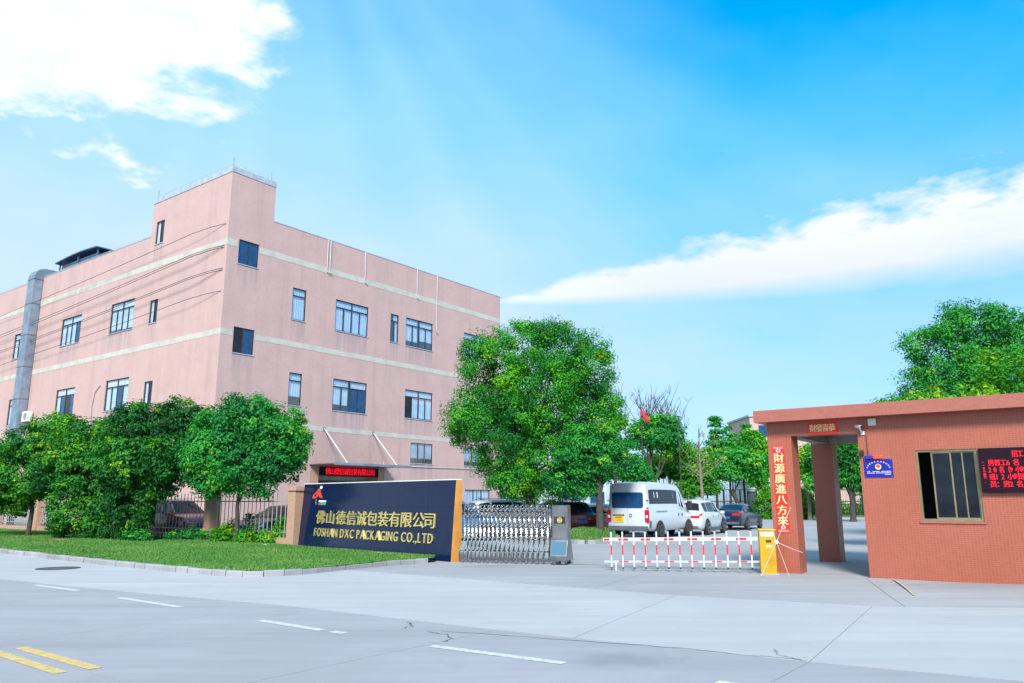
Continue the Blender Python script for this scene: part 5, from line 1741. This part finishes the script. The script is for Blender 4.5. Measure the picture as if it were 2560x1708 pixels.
for i in range(24):
    a, b = Vector(rings[0][i]), Vector(rings[0][(i + 1) % 24])
    d = (b - a); d.normalize(); q = Vector((d.y, -d.x, 0))
    m = MB(); a2, b2 = a + d * .01, b - d * .01
    m.prism([(p.x, p.y) for p in (a2 + q * .16, b2 + q * .16, b2, a2)], -.02, .15)
    m.build('kerb_stone', M['kerb'], isl)

nl = 260
fl = MB()
for i in range(nl):
    t_ = random.uniform(0, 27); o_ = random.choice((random.uniform(-5.5, -.3), random.gauss(-6.8, .9)))
    c_ = FEN_P + FEN_L * t_ + Vector((.601, .799)) * o_
    u_, v_ = .799 * c_.x - .601 * c_.y, .601 * c_.x + .799 * c_.y
    on_lawn = v_ > 10.75
    if not on_lawn and v_ > 10.15: continue
    z_ = .20 if on_lawn else .012
    a_ = random.uniform(0, 6.28); l_ = random.uniform(.03, .06)
    dx_, dy_ = math.cos(a_) * l_, math.sin(a_) * l_
    fl.poly([(c_.x - dx_, c_.y - dy_, z_), (c_.x + dy_ * .4, c_.y - dx_ * .4, z_ + .01), (c_.x + dx_, c_.y + dy_, z_ + .004), (c_.x - dy_ * .4, c_.y + dx_ * .4, z_ + .012)])
o = fl.build('fallen_leaves', plain('dry_leaf', (0.24, 0.15, 0.06), .8, var=.5, scale=1.5), None, fix=False)
tag(o, 'dry fallen leaves scattered over the lawn and along the kerb', 'leaves', kind='stuff')

# low shrubs against the fence
SG = 'low shrubs planted against the fence'
for (px, py, D, w, hh, mt, lab) in ((335, 1345, 29.6, .7, .55, 'leaf_teal', 'leafy low shrub at the foot of the darkest tree'),
                                    (290, 1340, 31.0, .9, .5, 'leaf_dark', 'dark ground shrub left of the leafy low shrub'),
                                    (560, 1345, 29.3, .5, .62, 'leaf_light', 'bright green shrub beside the second fence pillar'),
                                    (610, 1352, 28.4, .36, .45, 'leaf_light', 'small yellow green shrub in front of the wall, between two others'),
                                    (662, 1350, 28.9, .5, .42, 'leaf_light', 'yellowish shrub growing through the bars near the sign'),
                                    (708, 1352, 29.0, .42, .85, 'leaf_light', 'upright green bush close to the sign pillar'),
                                    (640, 1345, 30.2, 1.4, 1.0, 'leaf_dark', 'dark clipped bush behind the fence bars'),
                                    (470, 1345, 30.8, 1.3, .45, 'leaf_teal', 'low green plants behind the bars below the red car')):
    q = at(px, py, D)
    t = thing('shrub', lab, 'shrub', (q.x, q.y, 0.08), 0, SG)
    mb = MB()
    for _ in range(5): limb(mb, (0, 0, 0), (random.uniform(-.5, .5) * w, random.uniform(-.3, .3) * w, hh * .8), .014, .004, n=3, sides=5)
    mb.build('stem', M['bark'], t)
    crown('leaves', [(0, 0, hh * .55, w * .75, w * .6, hh * .55), (w * .4, 0, hh * .45, w * .5, w * .45, hh * .45), (-w * .45, 0, hh * .42, w * .5, w * .45, hh * .4)],
          70, 22, .11, .10, M[mt], t, young=.2)
for (px, py, D, s) in ((664, 1356, 27.4, .09), (948, 1384, 23.3, .07), (1030, 1388, 22.4, .06)):
    q = at(px, py, D)
    v = unit(14) * np.array([s * 1.2, s * .9, s * .7])
    import bmesh
    bm = bmesh.new()
    for p_ in v: bm.verts.new(p_)
    bmesh.ops.convex_hull(bm, input=bm.verts)
    me = bpy.data.meshes.new('white_stone'); bm.to_mesh(me); bm.free()
    o = link('white_stone', me, M['whitewall'], None, (q.x, q.y, .13))
    tag(o, {664: 'pale stone lying below the low fence wall', 948: 'white stone at the foot of the sign wall, middle of its length', 1030: 'small pale stone on the lawn corner beside the kerb end'}[px], 'stone', 'pale stones on the lawn')
dp = at(146, 1354, 30.0)
o = MB().lathe([(0.5, -.06), (.42, .03), (.2, .05)], 14).build('bare_patch', plain('bare_earth', (0.22, 0.13, 0.09), .95, var=.3), None, loc=(dp.x, dp.y, .17))
o.scale = (1.0, .35, 1)
tag(o, 'small bare brown earth patch in the lawn', 'soil', kind='structure')

# ------------------------------------------------------------------ beyond the yard
back = structure('garden', 'planted strip behind the far yard kerb', 'garden')
MB().box(-10, 70, 71.0, 71.2, -.05, .14).build('far_kerb', M['kerb'], back)
MB().poly([(-10, 71.21, .05), (90, 71.21, .05), (90, 120, .05), (-10, 120, .05)]).build('turf', M['soil'], back, fix=False)
gr = grass_mesh('grass', [(Vector((22, 71.3, .06)), Vector((45, 71.3, .06)), Vector((45, 92, .06))), (Vector((22, 71.3, .06)), Vector((45, 92, .06)), Vector((22, 92, .06)))], 14000, .16, None, .05)
tag(gr, 'far strip of lawn seen through the guardhouse walkway', 'grass', kind='stuff')

# blue grey workshop
wk = thing('workshop', 'blue grey sheet metal workshop behind the background trees', 'building', (3.0, 94.0, 0))
MB().box(0, 25.5, .12, 14, 0, 6.0).build('wall', M['sheet'], wk)
for i in range(26):
    x = i * .98
    MB().box(x + .02, x + .96, 0.06, .118, 0, 5.9).build('panel', M['sheet'], wk)
mb = MB()
mb.extrude([(-.3, -.2, 6.0), (-.3, 7, 7.2), (-.3, 14.2, 6.0), (-.3, 14.2, 5.9), (-.3, 7, 7.1), (-.3, -.2, 5.9)], (26.1, 0, 0)); mb.build('roof', M['grey_trim'], wk)
for x in (8.1, 19.4): MB().tube([(x, -.02, 0), (x, -.02, 5.9)], .09, 8).build('downpipe', M['whitewall'], wk)
for x in (3.2, 6.3, 11.5, 15.2):
    f = MB().box(x, x + 1.9, .02, .0598, 1.1, 2.6).build('window', M['frame_dark'], wk)
    MB().box(x + .08, x + .91, .012, .0195, 1.18, 2.52).box(x + .99, x + 1.82, .012, .0195, 1.18, 2.52).build('pane', M['glass_blue'], f)
# small white outbuilding
ob = thing('outbuilding', 'small white flat roofed outbuilding behind the black fence', 'building', (25.6, 86.0, 0))
MB().box(0, 5.5, 0, 4, 0, 3.6).build('wall', M['whitewall'], ob)
MB().box(-.4, 5.9, -.4, 4.4, 3.602, 4.0).build('roof', M['whitewall'], ob)
f = MB().box(-0.02, .9, -.03, -.002, 0, 2.6).build('door', M['frame_dark'], ob)
MB().box(.08, .8, -.036, -.0305, .1, 2.45).build('panel', M['cargrey'], f)
# far pink block
fb = thing('apartment_block', 'far pink block with small windows half hidden behind the canopy and trees', 'building', (36.8, 120.0, 0))
MB().box(0, 16, 0, 12, 0, 14.3).build('wall', M['pink'], fb)
MB().box(-.2, 16.2, -.2, 12.2, 14.302, 14.6).build('roof', M['grey_trim'], fb)
for z in (4.6, 8.0, 11.2):
    for x in (1.3, 4.6, 8.0, 11.4):
        f = MB().box(x, x + 1.9, -.05, -.002, z, z + 1.8).build('window', M['frame_dark'], fb)
        MB().box(x + .08, x + .92, -.06, -.0505, z + .08, z + 1.72).box(x + .98, x + 1.82, -.06, -.0505, z + .08, z + 1.72).build('pane', M['glass_blue'], f)

# black fence at the back of the yard
bf = thing('black_fence', 'black metal fence of tall posts along the back of the yard', 'fence', (17.0, 75.0, 0))
mb0 = MB().box(-.06, .06, -.06, .06, 0, 2.65); pm_ = mb0.mesh('post'); pm_.materials.append(M['black'])
for i in range(14): link('post', pm_, None, bf, (i * 1.55, 0, 0))
for z in (.25, 1.5, 2.58): MB().box(0, 13 * 1.55, -.03, .03, z, z + .07).build('rail', M['black'], bf)
mbw = MB()
for i in range(100): mbw.tube([(.2 * i, .0, .3), (.2 * i, .0, 2.6)], .008, 4)
o = mbw.build('wire_mesh', M['black'], bf); o['kind'] = 'stuff'
bf2 = thing('green_fence', 'dark green mesh fence seen through the guardhouse walkway', 'fence', (33.2, 80.0, 0))
for i in range(6): link('post', pm_, M['black'], bf2, (i * 2.3, 0, 0)).scale = (1.3, 1.3, 1.15)
for z in (.25, 1.2, 2.9): MB().box(0, 11.5, -.04, .04, z, z + .08).build('rail', M['black'], bf2)
mbw = MB()
for i in range(70): mbw.tube([(.165 * i, .0, .3), (.165 * i, .0, 2.95)], .008, 4)
o = mbw.build('wire_mesh', M['black'], bf2); o['kind'] = 'stuff'

# flag and poles
fp = at(1608, 1200, 66)
t = thing('flagpole', 'tall pole flying a red flag above the middle background tree', 'flagpole', (fp.x, fp.y, 0))
MB().tube([(0, 0, 0), (0, 0, 9.7)], [.06, .035], 8).build('pole', M['bark'], t)
MB().lathe([(0.0, 9.7), (.07, 9.75), (0.0, 9.82)], 10).build('finial', M['gold'], t)
mb = MB(); cols = 9; vs_ = []
for i in range(cols):
    u_ = i / (cols - 1)
    for z, sl in ((9.3, .95), (8.55, .70)):
        vs_.append((.05 + .62 * u_, .08 * math.sin(u_ * 7 + z), z - sl * .8 * u_))
mb.add(vs_, [(2 * i, 2 * i + 1, 2 * i + 3, 2 * i + 2) for i in range(cols - 1)])
fo = mb.build('flag', M['flag'], t, smooth=True, fix=False)
m_ = fo.modifiers.new('thick', 'SOLIDIFY'); m_.thickness = .01
for px, top, lab in ((1568, 1044, 'thin bare pole left of the middle background tree'), (1702, 1050, 'short bare pole right of the red flag')):
    q = at(px, 1200, 66); tp = at(px, top, 66)
    t = thing('pole', lab, 'pole', (q.x, q.y, 0), 0, 'thin bare poles behind the yard')
    MB().tube([(0, 0, 0), (0, 0, tp.z)], [.06, .04], 8).build('shaft', M['bark'], t)
    MB().box(-.12, .12, -.03, .03, tp.z - .3, tp.z - .24).build('crossarm', M['bark'], t)


def bg_tree(label, px, D, blobs, mt, th=2.5, tr=.16, clumps=170, per=34, leaf=.3, spread=.32, bark='bark', name='background_tree', young=.08, z0=0.0, **kw):
    """blobs given as (px, py, rx_px, rz_px) around the picture's own outline, turned into metres at depth D"""
    q = at(px, 1200, D); s = D / F_PX
    bl = []
    for (bx, by, rx, rz) in blobs:
        c = at(bx, by, D)
        bl.append((c.x - q.x, random.uniform(-.3, .3) * rx * s, c.z - z0, rx * s, rx * s * .9, rz * s))
    return tree(name, label, 'tree', (q.x, q.y, z0), bl, clumps, per, leaf, spread, M[mt], th, tr, bark, 'trees at the back of the yard', young=young, **{'tone0': .62, **kw})  # default leaf tone is raised, putting distance haze into the colour


bg_tree('rounded tree with a bare spreading fork below its crown, behind the van', 1634, 68,
        [(1600, 1085, 30, 26), (1640, 1068, 36, 26), (1675, 1080, 30, 32), (1645, 1098, 40, 24), (1685, 1105, 20, 22), (1590, 1103, 20, 16)], 'leaf_teal', 3.6, .26, clumps=330)
bg_tree('low leafy tree between the big round tree and the rounded tree', 1545, 60,
        [(1530, 1160, 34, 22), (1570, 1172, 36, 24), (1500, 1180, 30, 22), (1600, 1185, 30, 20)], 'leaf_teal', 1.8, .14, clumps=260)
bg_tree('airy tree reaching out right of the big round tree', 1540, 48, [(1535, 1052, 22, 14), (1548, 1060, 16, 12), (1525, 1090, 16, 16)], 'leaf_teal', 4.2, .12, clumps=70, leaf=.2, spread=.25)
bg_tree('dark spreading tree behind the roof of the van', 1660, 74,
        [(1650, 1160, 40, 24), (1690, 1150, 30, 30), (1700, 1180, 30, 20), (1615, 1170, 30, 20)], 'leaf_dark', 2.5, .16, clumps=300)
bg_tree('bright green tree right behind the van roof', 1725, 70,
        [(1715, 1135, 26, 26), (1745, 1150, 26, 26), (1710, 1170, 26, 24), (1745, 1195, 36, 26), (1725, 1220, 34, 22), (1775, 1215, 28, 14)], 'leaf_light', 2.2, .14, clumps=380, tone0=.38)
bg_tree('leaning tree with a dark bent trunk behind the black fence', 1862, 72,
        [(1800, 1160, 32, 24), (1840, 1150, 34, 28), (1880, 1160, 30, 26), (1815, 1180, 30, 16)], 'leaf_teal', 2.6, .2, clumps=300, lean_=(-1.4, 0))
bg_tree('bushy tree at the left edge of the guardhouse pillar', 1905, 78,
        [(1890, 1110, 24, 30), (1905, 1150, 26, 34), (1895, 1190, 24, 24), (1880, 1135, 20, 22)], 'leaf_big', 2.2, .18, clumps=330)
# feathery layered trees
for px, top, D, lab in ((1790, 1038, 80, 'tallest feathery tree with layered boughs behind the yard'), (1825, 1062, 82, 'feathery tree right of the tallest layered one'), (1860, 1056, 84, 'rightmost feathery layered tree near the pillar')):
    bl = []
    for j in range(9):
        y = top + 10 + j * 15; w = 8 + j * 3.2
        bl.append((px + random.uniform(-6, 6), y, w + random.uniform(-2, 4), 6))
    bg_tree(lab, px, D, bl, 'leaf_teal', 6.5, .12, clumps=190, per=26, leaf=.34, spread=.3, flat=.45, name='feathery_tree', inner=.1, shell=(.4, 1.05))


def bare(label, px, D, top, r, spreadx, mat, extra=()):
    q = at(px, 1200, D); tp = at(px, top, D)
    t = thing('bare_tree', label, 'tree', (q.x, q.y, 0), 0, 'bare trees at the back of the yard')
    mb = MB(); H_ = tp.z
    mb.tube([(0, 0, 0), (.05, 0, H_ * .3), (-.03, 0, H_ * .6), (.02, 0, H_ * .8), (0, 0, H_)], [r, r * .85, r * .6, r * .35, r * .08], 9)
    mb.build('trunk', mat, t, smooth=True)
    mb = MB()
    for i in range(46 if extra else 20):
        z = H_ * (random.uniform(.45, .80) if extra else random.uniform(.38, .93)); a = random.uniform(0, 6.28); L = spreadx * random.uniform(.4, .95) * (1.25 - z / H_)
        rise = random.uniform(1.0, 2.2) if extra else random.uniform(.25, .8)
        e = Vector((math.cos(a) * L, math.sin(a) * L, min(z + L * rise, H_ * 1.0)))
        pts = limb(mb, (0, 0, z), e, r * .24, r * .10, n=4, sides=5)
        for _ in range(5):
            b = random.choice(pts[2:]); limb(mb, b, b + Vector((random.uniform(-.5, .5), random.uniform(-.5, .5), random.uniform(.3, .9))) * L * .55, r * .12, r * .07, n=3, sides=4)
    mb.build('branches', mat, t)
    return t


bare('leafless tree rising behind the rounded tree and the flag', 1628, 80, 986, .17, 4.6, M['bark'], True)
bare('second leafless crown behind the rounded tree', 1672, 82, 1004, .15, 4.0, M['bark'], True)
bt = bare('pale trunked bare tree with whorled boughs behind the van roof', 1752, 64, 1062, .15, 2.9, M['bark_pale'])
# through the walkway and around it
bg_tree('dense dark tree framed by the guardhouse walkway', 2125, 62,
        [(2105, 1140, 34, 30), (2140, 1135, 34, 34), (2120, 1180, 40, 30), (2150, 1190, 34, 34), (2095, 1190, 26, 28), (2125, 1115, 30, 24)], 'leaf_big', 2.2, .2, clumps=460, leaf=.24, spread=.26, young=.05, tone0=.36)
bg_tree('loose pale trunked tree between the two pillars', 2018, 66,
        [(2005, 1150, 24, 22), (2025, 1135, 20, 20), (2010, 1180, 18, 16), (2035, 1160, 18, 20)], 'leaf_light', 3.4, .14, clumps=150, bark='bark_pale')
bg_tree('leafy tree behind the rear pillar of the canopy', 2062, 64, [(2055, 1150, 30, 30), (2075, 1180, 30, 30), (2050, 1200, 28, 26)], 'leaf_teal', 2.4, .16, clumps=260)
for (px, py, D, rx, rz, mt, lab) in ((1916, 1258, 70, 31, 42, 'leaf_light', 'round clipped yellow green bush left of the front pillar'),
                                     (2012, 1262, 70, 22, 36, 'leaf_light', 'green bush seen between the two canopy pillars'),
                                     (1935, 1285, 70, 16, 14, 'leaf_dark', 'dark low bush at the foot of the clipped bush')):
    q = at(px, py, D); s = D / F_PX
    t = thing('round_bush', lab, 'bush', (q.x, q.y, 0), 0, 'bushes along the far kerb')
    mb = MB()
    for _ in range(6): limb(mb, (0, 0, 0), (random.uniform(-.5, .5), random.uniform(-.4, .4), q.z), .03, .01, n=3, sides=5)
    mb.build('stem', M['bark'], t)
    crown('leaves', [(0, 0, q.z, rx * s, rx * s, rz * s), (.3 * rx * s, -.2, q.z + .4 * rz * s, .6 * rx * s, .6 * rx * s, .55 * rz * s)], 260, 30, .16, .15, M[mt], t, young=.15)
hd_ = thing('hedge', 'clipped green hedge behind the mesh fence', 'hedge', (32.0, 88.0, 0))
crown('leaves', [(i * 1.2, 0, .75, 1.0, .7, .8) for i in range(12)], 420, 24, .2, .2, M['leaf_light'], hd_, inner=.4)
MB().box(-.5, 13.7, -.3, .3, 0, .9).build('stems', M['bark'], hd_)
# far belt of trees closing the view under the sky
tb = crown('treeline', [(x, 150 + random.uniform(-6, 6), 4 + random.uniform(-.5, 2.0), 6, 5, 4.5 + random.uniform(0, 2)) for x in np.arange(-20, 130, 6)], 1500, 26, .8, 1.0, M['leaf_dark'], None, inner=.3)
tag(tb, 'far belt of mixed trees beyond the works', 'trees', kind='stuff')

# big tree behind the guardhouse and the lighter growth before it
pr = at(2508, 1250, 33)
tree('round_tree', 'tall rounded dark green tree rising behind the guardhouse roof', 'tree', (pr.x, pr.y, 0),
     [(-2.3, 0, 5.9, 1.5, 1.5, 1.6), (-1.9, 0, 7.6, 1.5, 1.5, 1.3), (-.5, 0, 8.7, 1.6, 1.5, 1.2), (1.2, .2, 8.5, 1.7, 1.6, 1.4), (0, -.9, 6.9, 1.8, 1.2, 1.6), (2.2, 0, 7.0, 1.7, 1.5, 1.6), (3.2, .3, 6.2, 1.4, 1.4, 1.5), (.5, -.5, 5.2, 2.4, 1.5, 1.5), (-1.3, -.6, 5.3, 1.6, 1.2, 1.3), (0, .9, 6.3, 2.5, 1.3, 2.0), (2.5, -.8, 5.0, 1.6, 1.2, 1.3), (3.9, 0, 4.8, 1.4, 1.3, 1.4)],
     1050, 96, .135, .23, M['leaf_teal'], 4.6, .24, young=.06, tone0=.55)
for (px, py, D, rx, rz, lab) in ((2375, 1000, 26.5, 1.7, 1.0, 'yellow green bushy tree peeping over the guardhouse roof'), (2255, 1018, 27.0, 1.2, .6, 'pale green sprays showing above the left of the guardhouse roof'), (2548, 930, 27.5, 1.2, 1.3, 'fresh green tree at the right edge above the guardhouse roof')):
    q = at(px, py, D)
    tree('bushy_tree', lab, 'tree', (q.x, q.y, 0), [(0, 0, q.z - .35, rx, rx * .8, rz), (-rx * .6, 0, q.z - .8, rx * .7, rx * .6, rz * .8), (rx * .6, 0, q.z - .6, rx * .7, rx * .6, rz * .8), (0, 0, q.z - 1.6, rx, rx * .8, rz)],
         240, 36, .15, .2, M['leaf_light'], q.z - 1.5, .10, young=.3, group='light trees behind the guardhouse')
